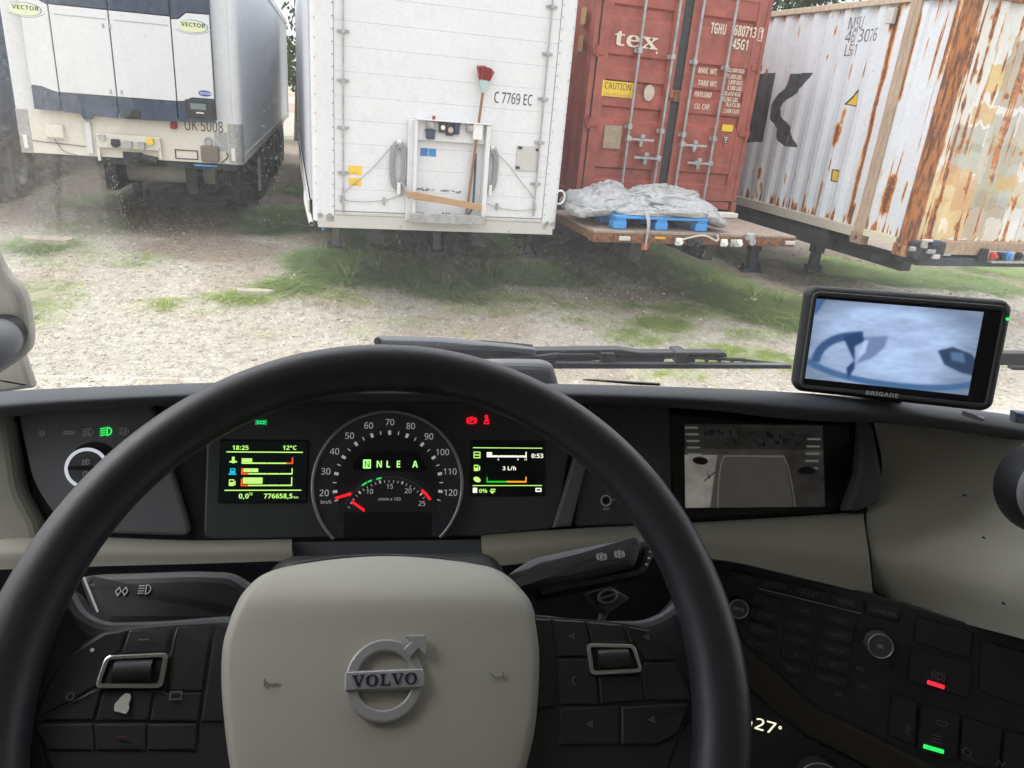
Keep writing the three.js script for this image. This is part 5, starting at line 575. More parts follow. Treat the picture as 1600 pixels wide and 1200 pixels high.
{ // wipers parked across the foot of the windscreen
  const F = zf(-1.31), P = (t, n, px, z0, z1, m, o = {}) => part(n, plate(F, px, z0, z1, { b: 0.003, r: 0.004, ...o }), m, t), g = 'wipers parked along the foot of the windscreen', gm = std(0.09, 0.095, 0.105, 0.45), bm = std(0.022, 0.024, 0.027, 0.5);
  const a = wiper('wide grey wiper arm parked just above the steering wheel rim', g); P(a, 'arm', [[583, 536], [592, 530], [690, 533], [800, 543], [840, 549], [838, 553], [760, 546], [690, 548], [590, 548]], 0, 0.03, gm, { b: 0.008 }); P(a, 'blade_holder', [[690, 543], [760, 543], [800, 548], [968, 546], [1000, 551], [1134, 551], [1134, 556], [1000, 557], [800, 561], [700, 563]], -0.03, -0.004, bm);
  for (const [x0, x1, y] of [[940, 962, 552], [1057, 1076, 551]]) P(a, 'bracket', [[x0, y], [x1, y], [x1, y + 19], [x0, y + 19]], -0.04, 0.004, bm); part('blade', [rod(atZ(832, 562, -1.33), atZ(1134, 555, -1.33), 0.005), rod(atZ(760, 567, -1.29), atZ(873, 554, -1.29), 0.004), rod(atZ(873, 554, -1.29), atZ(930, 554, -1.29), 0.002)], bm, a); part('fixing', new THREE.CylinderGeometry(0.007, 0.007, 0.004, 12).rotateX(1.2).applyMatrix4(new THREE.Matrix4().setPosition(atZ(590, 533, -1.278))), M.gap, a);
  const b = wiper('long straight wiper blade with bridged frame ending behind the monitor', g); P(b, 'blade', [[828, 569], [1238, 572], [1238, 577], [828, 577]], -0.008, 0.004, bm); P(b, 'rubber_edge', [[870, 567.5], [1238, 570.3], [1238, 571.5], [870, 568.8]], -0.006, 0.008, gm, { b: 0 }); P(b, 'bridge', [[958, 559], [1040, 559], [1037, 569], [958, 569]], -0.02, -0.006, bm); P(b, 'bridge', [[1057, 559], [1088, 560], [1086, 570], [1058, 570]], -0.02, -0.007, bm);
  for (const x of [902, 920, 938, 1104, 1124, 1144, 1164]) P(b, 'strut', [[x, 561], [x + 4, 561], [x + 2, 569], [x - 1, 569]], -0.02, -0.01, bm, { b: 0.001 }); part('spring_bar', [rod(atZ(843, 566, -1.32), atZ(950, 560, -1.32), 0.003), rod(atZ(843, 566, -1.32), atZ(958, 567, -1.32), 0.003), rod(atZ(1075, 558, -1.32), atZ(1160, 562, -1.32), 0.004), rod(atZ(1160, 562, -1.32), atZ(1214, 568, -1.32), 0.003), rod(atZ(1120, 569, -1.32), atZ(1225, 568, -1.32), 0.0025)], bm, b);
  const c = wiper('dark wiper at the right edge, beyond the monitor', g); P(c, 'arm', [[1480, 552], [1600, 552], [1760, 556], [1760, 574], [1480, 570]], -0.01, 0.012, bm); P(c, 'blade', [[1582, 573], [1760, 577], [1760, 582], [1582, 579]], 0.014, 0.03, bm);
}
const soften = (k, w, h, r) => { const im = k.getImageData(0, 0, w, h), d = im.data; for (let pass = 0; pass < 2; pass++) for (const [sx, sy] of [[4, w * 4], [w * 4, 4]]) { const n = sx === 4 ? w : h, m = sx === 4 ? h : w; for (let j = 0; j < m; j++) for (let c = 0; c < 3; c++) { const o = j * sy + c, l = new Float32Array(n); for (let i = 0; i < n; i++) l[i] = d[o + i * sx]; for (let i = 0; i < n; i++) { let s = 0; for (let q = -r; q <= r; q++) s += l[clamp(i + q, 0, n - 1)]; d[o + i * sx] = s / (2 * r + 1); } } } k.putImageData(im, 0, 0); };
const pxX = (F, px, py, r) => { const a = F.at(px - r, py), b = F.at(px + r, py); return (b[0] - a[0]) / 2; };
const spot = (F, g, px, py, z = 0.001) => { const [x, y] = F.at(px, py, z); return F.put(g.translate(x, y, z)); };
const place = (F, gs, px, py) => { const [x, y] = F.at(px, py, 0.001); return gs.map((g) => F.put(g.translate(x, y, 0))); };
const bulb = (s, k) => { const o = [[...arcPts(0, 0, s * 0.5, -1.57, 1.57, 10, 1), [0, -s * 0.5]]]; for (let i = 0; i < 4; i++) { const y = s * (0.42 - 0.28 * i); o.push([[-s * 0.22, y], [-s * 0.75, y - (k ? s * 0.12 : 0)]]); } return o; };
const parkSym = (s) => { const o = [arcPts(-s * 0.28, 0, s * 0.24, 0.3, 6, 10, 1.3), arcPts(s * 0.28, 0, s * 0.24, -2.8, 2.8, 10, 1.3)]; for (const d of [-1, 1]) for (const y of [-0.35, 0, 0.35]) o.push([[d * s * 0.62, y * s * 0.8], [d * s * 1.0, y * s]]); return o; };
const circleSym = (s, c) => [arcPts(0, 0, s * 0.4, 0, 6.283, 14), arcPts(0, 0, s * 0.58, 0.6, -0.6 + 0, 6).map(([x, y]) => [x, y]), arcPts(0, 0, s * 0.58, 2.5, 3.8, 6), ...c.map((l) => l.map(([x, y]) => [x * s, y * s]))];
{
  const t = thing('dashboard', 'dark dashboard with beige ledge, round speedometer and lit instrument screens', 'dashboard');
  // hood over the instruments, sloping away to the windscreen
  const cols = [[-120, 625, 668], [0, 611, 652], [240, 600, 634], [430, 594.5, 628], [620, 595, 627], [880, 599, 630], [1100, 605, 640], [1240, 612, 655], [1420, 627, 664], [1600, 650, 690], [1740, 672, 716], [1900, 700, 750]];
  const wide = (rows) => rows.map((r) => { const p = r[r.length - 1].clone(); p.x = 1.59; return [...r, p]; });
  part('hood', patch(wide([cols.map(([x, a, b]) => atZ(x, b, -0.66)), cols.map(([x, a, b]) => atZ(x, b - 2, -0.628)), cols.map(([x, a, b]) => atZ(x, lerp(a, b, 0.6), -0.622)), cols.map(([x, a, b]) => atZ(x, lerp(a, b, 0.22), -0.635)), cols.map(([x, a]) => atZ(x, a + 1, -0.675)), cols.map(([x, a]) => { const p = atZ(x, a, -0.76); p.y -= 0.012; return p; }), cols.map(([x, a]) => { const p = atZ(x, a, -1.19); p.y = 1.87; return p; })]), 70, 36, 0.006), M.hood, t);
  part('sensor_hump', plate(zf(-0.84), [[690, 612], [720, 572], [800, 569], [850, 570], [866, 575], [876, 606], [876, 640], [690, 640]], -0.03, 0, { b: 0.012, r: 0.012, seg: 4 }), std(0.24, 0.245, 0.26, 0.55, grain()), t);
  part('base_panel', plate(D, [[10, 636], [1375, 636], [1350, 799], [890, 827], [750, 838], [300, 844], [150, 838], [62, 814], [34, 765]], -0.05, -0.005, { r: 0.008 }), M.black, t);
  const side = part('side_trim', plate(D, [[-120, 655], [12, 640], [30, 765], [58, 818], [64, 850], [-120, 860]], -0.05, 0.012, { b: 0.008, r: 0.01, seg: 3 }), M.beige, t);
  // light switch panel
  const lp = part('light_panel', plate(D, [[24, 634], [236, 626], [300, 838], [150, 833], [84, 806], [50, 752]], -0.03, 0.003, { b: 0.003, r: 0.012 }), M.dashGrey, t), u = pxX(D, 140, 700, 1);
  part('light_symbol', place(D, [...ribbon(parkSym(9 * u), 1.25 * u, 0.0036)], 110, 676), M.print, lp); part('light_symbol', place(D, ribbon(bulb(12 * u, 1), 1.25 * u, 0.0036), 141, 675), M.print, lp); part('light_symbol', place(D, ribbon([...bulb(12 * u, 0), [[2 * u, -2.5 * u], [2 * u, 2.5 * u]], [[0, 0], [4.5 * u, 0]]], 1.25 * u, 0.0036), 197, 674), M.print, lp);
  part('light_symbol', place(D, ribbon([arcPts(0, 0, 2.6 * u, 0, 6.283, 10), ...Array.from({ length: 8 }, (_, i) => { const a = i * 0.785; return [[4 * u * Math.cos(a), 4 * u * Math.sin(a)], [6 * u * Math.cos(a), 6 * u * Math.sin(a)]]; })], 1.1 * u, 0.0036), 68, 677), M.print, lp);
  part('lit_symbol', place(D, ribbon(bulb(13.5 * u, 1), 1.5 * u, 0.0036), 169, 674), glow(0.03, 0.8, 0.12, 0.9), lp);
  { const c = D.at(138, 731, 0.01), r = 33 * u, P = (g, x = c[0], y = c[1]) => D.put(g.translate(x, y, 0)), k = part('light_switch', [P(disc(0, 0, 0.007, r * 0.94, 0.014, 40))], M.dash, lp);
    part('recess', P(disc(0, 0, 0.0022, r * 1.2, 0.003, 40), c[0] + 0.002, c[1] + 0.002), M.gap, lp); part('lit_ring', P(new THREE.TorusGeometry(r * 0.93, 0.0015, 8, 60).translate(0, 0, 0.0145)), glow(0.75, 0.77, 0.85, 0.5), k); part('pointer_bar', P(bx(-r * 0.9, r * 0.9, -0.0018, 0.0018, 0.0142, 0.0148)), M.gap, k); part('switch_symbol', [...ribbon(bulb(9 * u, 1).map((l) => l.map(([x, y]) => [x, y + 10 * u])), 0.9 * u, 0.0145), ...ribbon(bulb(9 * u, 1).map((l) => l.map(([x, y]) => [-x, y - 10 * u])), 0.9 * u, 0.0145)].map((g) => P(g)), M.print, k); }  // black recess disc set off-centre as a painted shadow round the knob
  // instrument face
  const cf = part('instrument_face', plate(D, [[325, 624], [906, 624], [868, 826], [750, 838], [318, 843]], -0.03, 0, { b: 0.002, r: 0.01 }), std(0.085, 0.09, 0.093, 0.4, grain(0.02, 0.00006)), t);
  part('trim_strip', plate(D, [[906, 690], [920, 716], [893, 822], [865, 825]], -0.02, 0.006, { b: 0.003 }), M.dashGrey, t);
  const scr = (a, b, z = 0.0012) => { const p = D.at(...a, z), q = D.at(...b, z); return D.put(sheet(p[0], q[0], q[1], p[1], z)); };
  const G = '#b4ea72', dl = canvas(512, 384, (k, w, h) => {
    k.fillStyle = '#060c0b'; k.fillRect(0, 0, w, h); k.fillStyle = G; k.strokeStyle = G; const B = (x, y, a, b, c = G) => { k.fillStyle = c; k.fillRect(x, y, a, b); }; k.font = 'bold 40px sans-serif';
    k.fillText('18:25', 60, 56); k.fillText('12°C', 360, 54); B(28, 66, 456, 7); B(26, 310, 456, 7); k.font = 'bold 44px sans-serif'; k.fillText('0,0', 110, 366); k.font = 'bold 24px sans-serif'; k.fillText('TI', 170, 346); k.font = 'bold 42px sans-serif'; k.fillText('776658,5', 258, 366); k.font = 'bold 20px sans-serif'; k.fillText('km', 436, 366);
    B(120, 136, 306, 9); B(120, 108, 7, 34); B(128, 110, 54, 24); B(386, 136, 40, 9, '#ff5a10'); B(419, 104, 8, 40, '#ff5a10'); B(160, 204, 266, 9); B(419, 172, 7, 40); B(120, 172, 9, 40, '#ff5a10'); B(120, 203, 44, 10, '#ff5a10'); B(132, 174, 88, 24); B(160, 278, 266, 9); B(419, 230, 7, 56); B(120, 240, 9, 48, '#ff5a10'); B(120, 278, 44, 10, '#ff5a10'); B(132, 232, 116, 40);
    for (const [x, y] of [[268, 136], [272, 204], [345, 204], [272, 278], [345, 278]]) B(x, y - 3, 6, 6, '#060c0b'); B(48, 128, 46, 9); B(62, 100, 16, 30); k.beginPath(); k.arc(71, 130, 12, 0, 7); k.fill(); B(46, 206, 46, 9, '#12b8d8'); B(54, 174, 30, 30, '#12b8d8'); B(60, 180, 18, 10, '#063038'); B(50, 244, 30, 42); B(56, 250, 18, 12, '#060c0b'); B(82, 254, 7, 28);
  });
  part('left_display', scr([347, 689], [478, 783]), lit(dl, 0.85), cf); part('display_frame', D.put((() => { const p = D.at(345, 686), q = D.at(480, 786); return slab([[p[0], q[1]], [q[0], q[1]], [q[0], p[1]], [p[0], p[1]]], 0.0003, 0.001, { r: 0.002 }); })()), M.gap, cf);
  const dr = canvas(512, 400, (k, w, h) => {
    k.fillStyle = '#030404'; k.fillRect(0, 0, w, h); const B = (x, y, a, b, c = G) => { k.fillStyle = c; k.fillRect(x, y, a, b); }, Wt = '#eef3d8'; B(18, 54, 476, 6); B(18, 322, 476, 6); k.fillStyle = Wt; k.font = 'bold 44px sans-serif'; k.fillText('0:53', 418, 128); k.font = 'bold 40px sans-serif'; k.fillText('3 L/h', 220, 216);
    B(112, 110, 270, 14, Wt); B(112, 88, 36, 32, Wt); B(378, 84, 8, 44, Wt); k.font = 'bold 20px sans-serif'; k.fillText('4', 185, 146); k.fillText('9', 320, 146); k.fillText('11', 368, 146); for (const x of [190, 325]) B(x, 106, 6, 8, '#030404');
    k.strokeStyle = G; k.lineWidth = 7; k.strokeRect(26, 88, 40, 40); B(30, 104, 32, 8); B(26, 178, 30, 44); B(32, 186, 18, 12, '#030404'); B(60, 186, 8, 32); k.fillStyle = G; k.beginPath(); k.ellipse(48, 282, 26, 18, 0.5, 0, 7); k.fill(); B(112, 292, 140, 12, '#19b81e'); B(112, 264, 8, 40, '#19b81e'); B(252, 292, 134, 12, '#ff9a1c'); B(378, 262, 8, 40, '#ff9a1c');
    B(20, 340, 30, 36, Wt); k.fillStyle = G; k.font = 'bold 40px sans-serif'; k.fillText('0%', 62, 376); B(140, 348, 34, 8); k.beginPath(); k.moveTo(132, 360); k.lineTo(176, 362); k.lineTo(150, 384); k.fill(); k.strokeStyle = Wt; k.lineWidth = 8; k.strokeRect(452, 346, 34, 20);
  });
  part('right_display', scr([735, 687], [851, 775]), lit(dr, 0.85), cf);
  const sy = (n, l, px, py, w, c, k = 1) => part(n, place(D, ribbon(l, w * u, 0.0012), px, py), glow(...c, k), cf);
  sy('warning_light', parkSym(9 * u), 408, 660, 0.9, [0.02, 0.75, 0.2]); sy('warning_light', circleSym(15 * u, [[[-0.1, -0.22], [-0.1, 0.22], [0.12, 0.2], [0.14, 0.04], [-0.1, 0]]]), 737, 657, 1.3, [1, 0.01, 0.03], 1.1); sy('warning_light', [arcPts(0, 6 * u, 2.2 * u, 0, 6.283, 8), [[-4.5 * u, -7 * u], [0, 3 * u], [4.5 * u, -7 * u], [-4.5 * u, -7 * u]], [[-3 * u, -3 * u], [5 * u, 1 * u]]], 760, 656, 1.4, [1, 0.01, 0.03], 1.1);
  { // speedometer
    const c = D.at(607, 758, 0.004), R = pxX(D, 607, 758, 116), P = (g) => D.put(g.translate(c[0], c[1], 0)), px = (x, y) => [(x - 607) / 116 * R, (758 - y) / 116 * R];
    const face = canvas(1024, 1024, (k) => {
      const X = (x) => 512 + (x - 607) * 4.4, Y = (y) => 512 + (y - 758) * 4.4, pol = (r, a) => [X(607 + r * Math.cos(a)), Y(758 - r * Math.sin(a))], rad = (d) => d * Math.PI / 180;
      k.fillStyle = '#2a2b2e'; k.fillRect(0, 0, 1024, 1024); k.fillStyle = '#1b1c1e'; k.beginPath(); k.arc(X(607), Y(758), 82 * 4.4, 0, 7); k.fill(); k.fillStyle = '#232427'; k.beginPath(); k.arc(X(609), Y(815), 80 * 4.4, Math.PI, 0); k.fill(); k.fillStyle = '#141517'; k.fillRect(X(540), Y(800), 600, 400);
      k.strokeStyle = k.fillStyle = '#f0f3ee'; k.textAlign = 'center'; k.textBaseline = 'middle';
      for (let v = 15; v <= 125; v += 5) { const a = rad(187 - (v - 20) * 1.94), big = v % 10 === 0; k.lineWidth = big ? 20 : 7; const [x0, y0] = pol(big ? 79 : 80, a), [x1, y1] = pol(big ? 86 : 86, a); k.beginPath(); k.moveTo(x0, y0); k.lineTo(x1, y1); k.stroke(); if (big) { k.font = '60px sans-serif'; const [x, y] = pol(99, a); k.fillText(String(v), x, y); } }
      k.font = '32px sans-serif'; k.fillText('km/h', X(512), Y(784)); k.font = '30px sans-serif'; k.fillText('r/min x 100', X(609), Y(780)); k.font = '46px sans-serif'; for (const [s, x, y] of [['10', 578, 768], ['15', 609, 760], ['20', 638, 767], ['25', 660, 787]]) k.fillText(s, X(x), Y(y));
      const tp = (r, a) => [X(609 + r * Math.cos(a)), Y(820 - r * Math.sin(a))]; for (let i = 0; i <= 20; i++) { const a = rad(156 - i * 5.9), big = i % 5 === 4; k.lineWidth = big ? 12 : 5; const [x0, y0] = tp(66, a), [x1, y1] = tp(big ? 71 : 70, a); k.beginPath(); k.moveTo(x0, y0); k.lineTo(x1, y1); k.stroke(); }
      k.strokeStyle = '#44474b'; k.lineWidth = 8; k.beginPath(); k.arc(X(609), Y(820), 75 * 4.4, rad(-155), rad(-35)); k.stroke();
    });
    const s = new THREE.Shape(); s.absarc(0, 0, R * 0.985, -Math.PI / 4, Math.PI * 1.25, false); s.closePath(); const fg = new THREE.ShapeGeometry(s, 60), fp = fg.attributes.position, fu = fg.attributes.uv; for (let i = 0; i < fp.count; i++) fu.setXY(i, 0.5 + fp.getX(i) / R * 116 * 4.4 / 1024, 0.5 + fp.getY(i) / R * 116 * 4.4 / 1024);
    const sp = part('speedometer', P(own(fg).translate(0, 0, 0.003)), new THREE.MeshStandardMaterial({ map: face, roughness: 0.5, emissive: 0xffffff, emissiveMap: face, emissiveIntensity: 0.16 }), cf); part('ring', P(new THREE.TorusGeometry(R, 0.0016, 8, 90, Math.PI * 1.5).rotateZ(-Math.PI / 4).translate(0, 0, 0.005)), M.badge, sp);
    part('gear_window', P(slab([px(552, 735), px(552, 722), px(566, 706), px(645, 704), px(660, 716), px(668, 733), px(660, 737)], 0.0031, 0.0044, { r: 0.004 })), M.gloss, sp);
    const gt = glow(0.42, 1, 0.25, 0.8), gl = (ch, x) => P(text(ch, 12 * u, BOLD, { mid: 1, sx: 0.9, d: 0.0004 }).translate(...px(x, 725), 0.0045)); part('gear_letters', [gl('N', 592), gl('L', 606), gl('E', 622), gl('A', 648)], gt, sp); part('gear_letters', [P(slab([px(567, 732), px(579, 732), px(579, 718), px(567, 718)], 0.0045, 0.0048, { r: 0.0006, holes: [[px(569.5, 730), px(571, 730), px(571, 722), px(575.5, 730), px(577, 730), px(577, 720.5), px(575.5, 720.5), px(575.5, 727.5), px(571, 720.5), px(569.5, 720.5)]] }))], gt, sp);
    const nd = (a, b, w, m) => { const p = px(...a), q = px(...b); return part('needle', P(slab([[p[0], p[1] - w], [q[0], q[1] - w * 1.1], [q[0], q[1] + w * 1.1], [p[0], p[1] + w]].map(([x, y]) => [x, y]), 0.0055, 0.007, { b: 0.0004 })), m, sp); }, red = glow(1, 0.012, 0.02, 0.95);
    nd([526, 778], [550, 771], 0.0012, red); nd([551, 783], [571, 797], 0.0013, red); part('tach_zone', [...ribbon([[px(660, 767), px(666, 772), px(672, 780)]], 0.0024, 0.004)].map(P), red, sp); part('tach_zone', [...ribbon([[px(567, 758), px(573, 754)], [px(576, 752.5), px(580, 751)], [px(589, 748.5), px(595, 747)]], 0.0016, 0.004)].map(P), glow(0.03, 0.55, 0.12, 0.8), sp);
  }
  // right of the instruments: aux socket, screen
  const ax = part('socket_panel', plate(D, [[921, 626], [1064, 626], [1064, 817], [896, 823]], -0.03, 0.001, { b: 0.002, r: 0.006 }), M.dash, t); part('aux_socket', [spot(D, new THREE.TorusGeometry(9.5 * u, 1.3 * u, 8, 24).translate(0, 0, 0.002), 946, 782), spot(D, bx(9 * u, 18 * u, -0.5 * u, 0.5 * u, 0.0012, 0.002), 946, 781)], M.print, ax); part('aux_hole', spot(D, disc(0, 0, 0.001, 5 * u, 0.0016), 946, 782), M.gap, ax); part('lettering', spot(D, text('AUX', 5 * u, SANS, { mid: 1, d: 0.0005 }), 947, 795), M.print, ax);
  const bz = part('screen_bezel', plate(D, [[1046, 634], [1372, 634], [1345, 797], [1050, 816]], -0.03, 0.003, { b: 0.003, r: 0.006 }), M.gloss, t);
  const cam2 = canvas(640, 380, (k, w, h) => { // black and white reversing camera picture
    const im = k.createImageData(w, h), d = im.data; for (let j = 0; j < h; j++) for (let i = 0; i < w; i++) { const x = i / w, y = j / h, q = (j * w + i) * 4, n = fbm(x * 12, y * 9, 4), ro = Math.abs(x - 0.47) < 0.24 + 0.09 * (y - 0.35) && y > 0.36; let c = y < 0.36 ? 26 + 22 * n : x < 0.24 ? 110 + 46 * n : 34 + 26 * n; if (y >= 0.3 && y < 0.37) c = 40 + 30 * n; if (ro) c = 66 + 8 * n; d[q] = c * 1.03; d[q + 1] = c; d[q + 2] = c * 0.95; d[q + 3] = 255; } k.putImageData(im, 0, 0);
    k.strokeStyle = '#98948e'; k.lineWidth = 3; k.beginPath(); k.moveTo(145, 380); k.quadraticCurveTo(152, 170, 180, 146); k.lineTo(450, 146); k.quadraticCurveTo(478, 170, 500, 380); k.stroke(); k.fillStyle = '#777775'; for (let i = 0; i < 5; i++) { k.fillRect(2 + i * 3, 14 + i * 30, 60, 8); k.fillRect(565 - i * 4, 60 + i * 34, 64, 9); } k.fillStyle = '#0c0c0c'; k.beginPath(); k.ellipse(70, 168, 34, 17, 0.1, 0, 7); k.fill(); k.beginPath(); k.ellipse(560, 212, 44, 18, 0, 0, 7); k.fill(); k.strokeStyle = '#1a1a1a'; k.lineWidth = 4; k.beginPath(); k.moveTo(85, 260); k.lineTo(140, 215); k.moveTo(100, 225); k.lineTo(112, 250); k.stroke(); k.fillStyle = '#101010'; for (let i = 0; i < 26; i++) k.fillRect(90 + i * 19, 20 + 70 * h2(i, 5), 6 + 16 * h2(i, 9), 4 + 30 * h2(i, 2)); soften(k, w, h, 2);
  });
  part('screen', scr([1069, 662], [1289, 792], 0.0042), lit(cam2, 0.4), bz); part('bezel_end', plate(D, [[1350, 646], [1366, 664], [1382, 750], [1378, 784], [1345, 800], [1322, 800], [1344, 740]], -0.03, 0.016, { b: 0.006, r: 0.006, seg: 3 }), M.dash, t);
  // beige ledges
  const row = (l, off) => l.map(([x, y]) => D.hit(x, y, off));
  part('left_ledge', patch([row([[-120, 850], [64, 838], [150, 839], [300, 844], [456, 842]], -0.004), row([[-120, 852], [64, 842], [150, 842], [300, 847], [456, 845]], 0.02), row([[-120, 866], [64, 860], [150, 860], [300, 860], [456, 857]], 0.034), row([[-120, 893], [64, 888], [150, 885], [300, 881], [456, 876]], 0.036)], 24, 20, 0.01), M.beige, t);
  part('right_ledge', patch([row([[752, 836], [890, 826], [1100, 815], [1250, 806], [1350, 798]], -0.004), row([[752, 840], [890, 830], [1100, 822], [1250, 815], [1350, 812]], 0.02), row([[754, 858], [890, 846], [1100, 842], [1250, 856], [1358, 868]], 0.045), row([[758, 886], [890, 874], [1112, 873], [1250, 902], [1364, 930]], 0.05)], 30, 20, 0.01), M.beige, t);
  const zr = (l) => l.map(([x, y, z]) => atZ(x, y, z));
  part('passenger_dash', patch(wide([zr([[1363, 650, -0.67], [1480, 664, -0.66], [1600, 682, -0.63], [1760, 716, -0.59], [2000, 790, -0.55]]), zr([[1378, 735, -0.655], [1480, 740, -0.635], [1600, 752, -0.6], [1760, 790, -0.55], [2000, 870, -0.5]]), zr([[1354, 800, -0.622], [1480, 812, -0.59], [1600, 840, -0.54], [1760, 890, -0.48], [2000, 980, -0.42]]), zr([[1361, 868, -0.575], [1480, 890, -0.535], [1600, 925, -0.48], [1760, 975, -0.42], [2000, 1070, -0.36]]), zr([[1366, 931, -0.562], [1480, 967, -0.518], [1600, 999, -0.46], [1760, 1046, -0.4], [2000, 1130, -0.34]])]), 60, 36, 0.012), M.beige, t);
  for (const [x, y, z] of [[1507, 774, -0.6], [1537, 840, -0.56], [1568, 943, -0.485]]) { const p = atZ(x, y, z + 0.012); part('scuff', new THREE.CircleGeometry(0.0015, 7).scale(1.3, 0.8, 1).lookAt(EYE.clone().sub(p)).translate(p.x, p.y, p.z), M.black, t); }
  // centre console turned to the driver
  const cy = Math.cos(0.436), sx = Math.sin(0.436), Rp = new Frame(atZ(1150, 930, -0.585), V(cy, 0, sx), V(sx * 0.42, 0.9, -cy * 0.42));
  const rp = part('radio_panel', plate(Rp, [[1060, 850], [1112, 871], [1250, 900], [1366, 929], [1480, 965], [1600, 997], [1760, 1044], [1760, 1330], [1520, 1235], [1400, 1174], [1280, 1114], [1165, 1012], [1060, 940]], -0.05, 0, { b: 0.002 }), M.button, t), ru = pxX(Rp, 1270, 950, 1);
  const ink = (s, x, y, h = 7) => part('lettering', spot(Rp, text(s, h * ru, SANS, { mid: 1, d: 0.0004, sx: 1.15 }), x, y, 0.0026), M.dimPrint, rp);
  const keyAt = (x, y, w, h, z = 0.0024) => part('key', spot(Rp, bx(-w * ru / 2, w * ru / 2, -h * ru / 2, h * ru / 2, 0, 0.0025, 0.001), x, y, 0), M.button, rp);
  [['AUDIO', 1161, 903], ['PHONE', 1213, 914], ['FLEET', 1266, 927], ['NAVI', 1322, 941], ['CAMERA', 1379, 956]].forEach(([s, x, y]) => { keyAt(x, y, 50, 19); ink(s, x, y); });
  part('silver_line', Rp.put((() => { const a = Rp.at(1185, 919), b = Rp.at(1344, 958); return rod([a[0], a[1], 0.001], [b[0], b[1], 0.001], 0.0006, 6); })()), M.satin, rp);
  const keys = ['1', '2 ABC', '3 DEF', '4 GHI', '5 JKL', '6 MNO', '7 PQRS', '8 TUV', '9 WXYZ', '*', '0', '#', '<', 'BACK', 'MENU']; keys.forEach((s, i) => { const c = i % 3, r = (i / 3) | 0, x = 1198 + 57 * c - 4 * r, y = 938 + 15.5 * c + 23 * r; keyAt(x, y, 50, 19); ink(s, x, y, 6); }); for (const [x, y, s] of [[1345, 1045, 'ESC'], [1350, 1073, 'SET'], [1310, 1085, 'OK'], [1290, 1080, '>']]) ink(s, x, y, 6);
  for (const [x, y, r] of [[1153, 948, 18], [1371, 1005, 22]]) { const k = part('knob', [spot(Rp, new THREE.CylinderGeometry(r * ru * 0.86, r * ru, 0.012, 40).rotateX(Math.PI / 2).translate(0, 0, 0.006), x, y, 0)], M.dash, rp); part('knob_ring', spot(Rp, new THREE.TorusGeometry(r * ru * 0.86, 0.0007, 8, 40).translate(0, 0, 0.012), x, y, 0), M.satin, k); part('lettering', spot(Rp, text(r < 20 ? 'MUTE' : 'SEL', 5 * ru, SANS, { mid: 1, d: 0.0004 }).translate(0, 0, 0.0122), x, y, 0), M.print, k); }
  const sw = (px, z = 0.004, n = 'switch') => part(n, plate(Rp, px, 0.0005, z, { b: 0.0015, r: 0.003 }), M.button, rp);
  sw([[1432, 962], [1520, 988], [1516, 1030], [1428, 1004]], 0.002, 'tray_lid'); sw([[1425, 1012], [1518, 1040], [1512, 1092], [1418, 1064]]); sw([[1440, 1100], [1500, 1118], [1495, 1192], [1434, 1173]]); sw([[1394, 1085], [1434, 1098], [1428, 1166], [1388, 1150]]); sw([[1506, 1120], [1566, 1140], [1560, 1206], [1500, 1190]]); sw([[1535, 1000], [1640, 1030], [1640, 1120], [1530, 1080]], 0.003, 'tray_lid'); sw([[1572, 1142], [1640, 1160], [1640, 1230], [1566, 1208]]);
  const bar = (x0, y0, x1, y1, c) => { const a = Rp.at(x0, y0, 0.004), b = Rp.at(x1, y1, 0.004); part('status_light', ribbon([[a, b]], 6 * ru, 0.0045, 0.001).map((g) => Rp.put(g)), glow(...c), rp); }; bar(1451, 1066, 1473, 1073, [1, 0.02, 0.05]); bar(1445, 1166, 1472, 1174, [0.02, 0.8, 0.1]);
  const ic = (l, x, y) => part('switch_symbol', ribbon(l.map((q) => q.map(([a, b]) => [a * ru, b * ru])), 1.2 * ru, 0.0045).map((g) => spot(Rp, g, x, y, 0)), M.dimPrint, rp); ic([arcPts(0, 0, 6, 0, 6.28, 12), arcPts(0, 0, 10, 2.4, 3.9, 6), arcPts(0, 0, 10, -0.75, 0.75, 6), [[-2, -3], [-2, 3], [2, 2], [-2, 0]]], 1464, 1054); ic([[[-9, 3], [9, 3], [6, -3], [-6, -3], [-9, 3]]], 1469, 1128); ic([[[-7, 5], [7, 5]], [[-6, 0], [6, 0]], [[-7, -5], [7, -5]]], 1461, 1152); ic([arcPts(0, 5, 3, 0, 6.28, 8), [[0, 2], [0, -6]], [[-4, -2], [5, -7]]], 1416, 1138); ic([arcPts(0, 0, 6, 0, 6.28, 10), [[6, -6], [12, -12]]], 1508, 1172); ic([[[-6, -4], [-2, 4], [3, -4], [6, 4]]], 1560, 1190);
  part('trim_strip', plate(Rp, [[1100, 940], [1165, 1008], [1280, 1110], [1400, 1170], [1540, 1240], [1540, 1300], [1385, 1215], [1262, 1152], [1150, 1062], [1090, 1000]], -0.03, 0.008, { b: 0.004 }), M.strip, t);
  const cp = part('climate_panel', plate(Rp, [[1060, 960], [1150, 1060], [1262, 1150], [1385, 1213], [1540, 1298], [1540, 1420], [1060, 1420]], -0.05, -0.008, { b: 0.002 }), M.button, t);
  part('temperature', [spot(Rp, text('27', 19 * ru, SANS, { mid: 1, d: 0.0005, sx: 1.25 }), 1196, 1134, -0.0078), spot(Rp, new THREE.TorusGeometry(2 * ru, 0.8 * ru, 6, 10), 1219, 1137, -0.0074), spot(Rp, bx(-1 * ru, 1 * ru, -4 * ru, 4 * ru, 0, 0.0005), 1174, 1131, -0.0078)], glow(0.95, 0.9, 0.62, 0.9), cp);
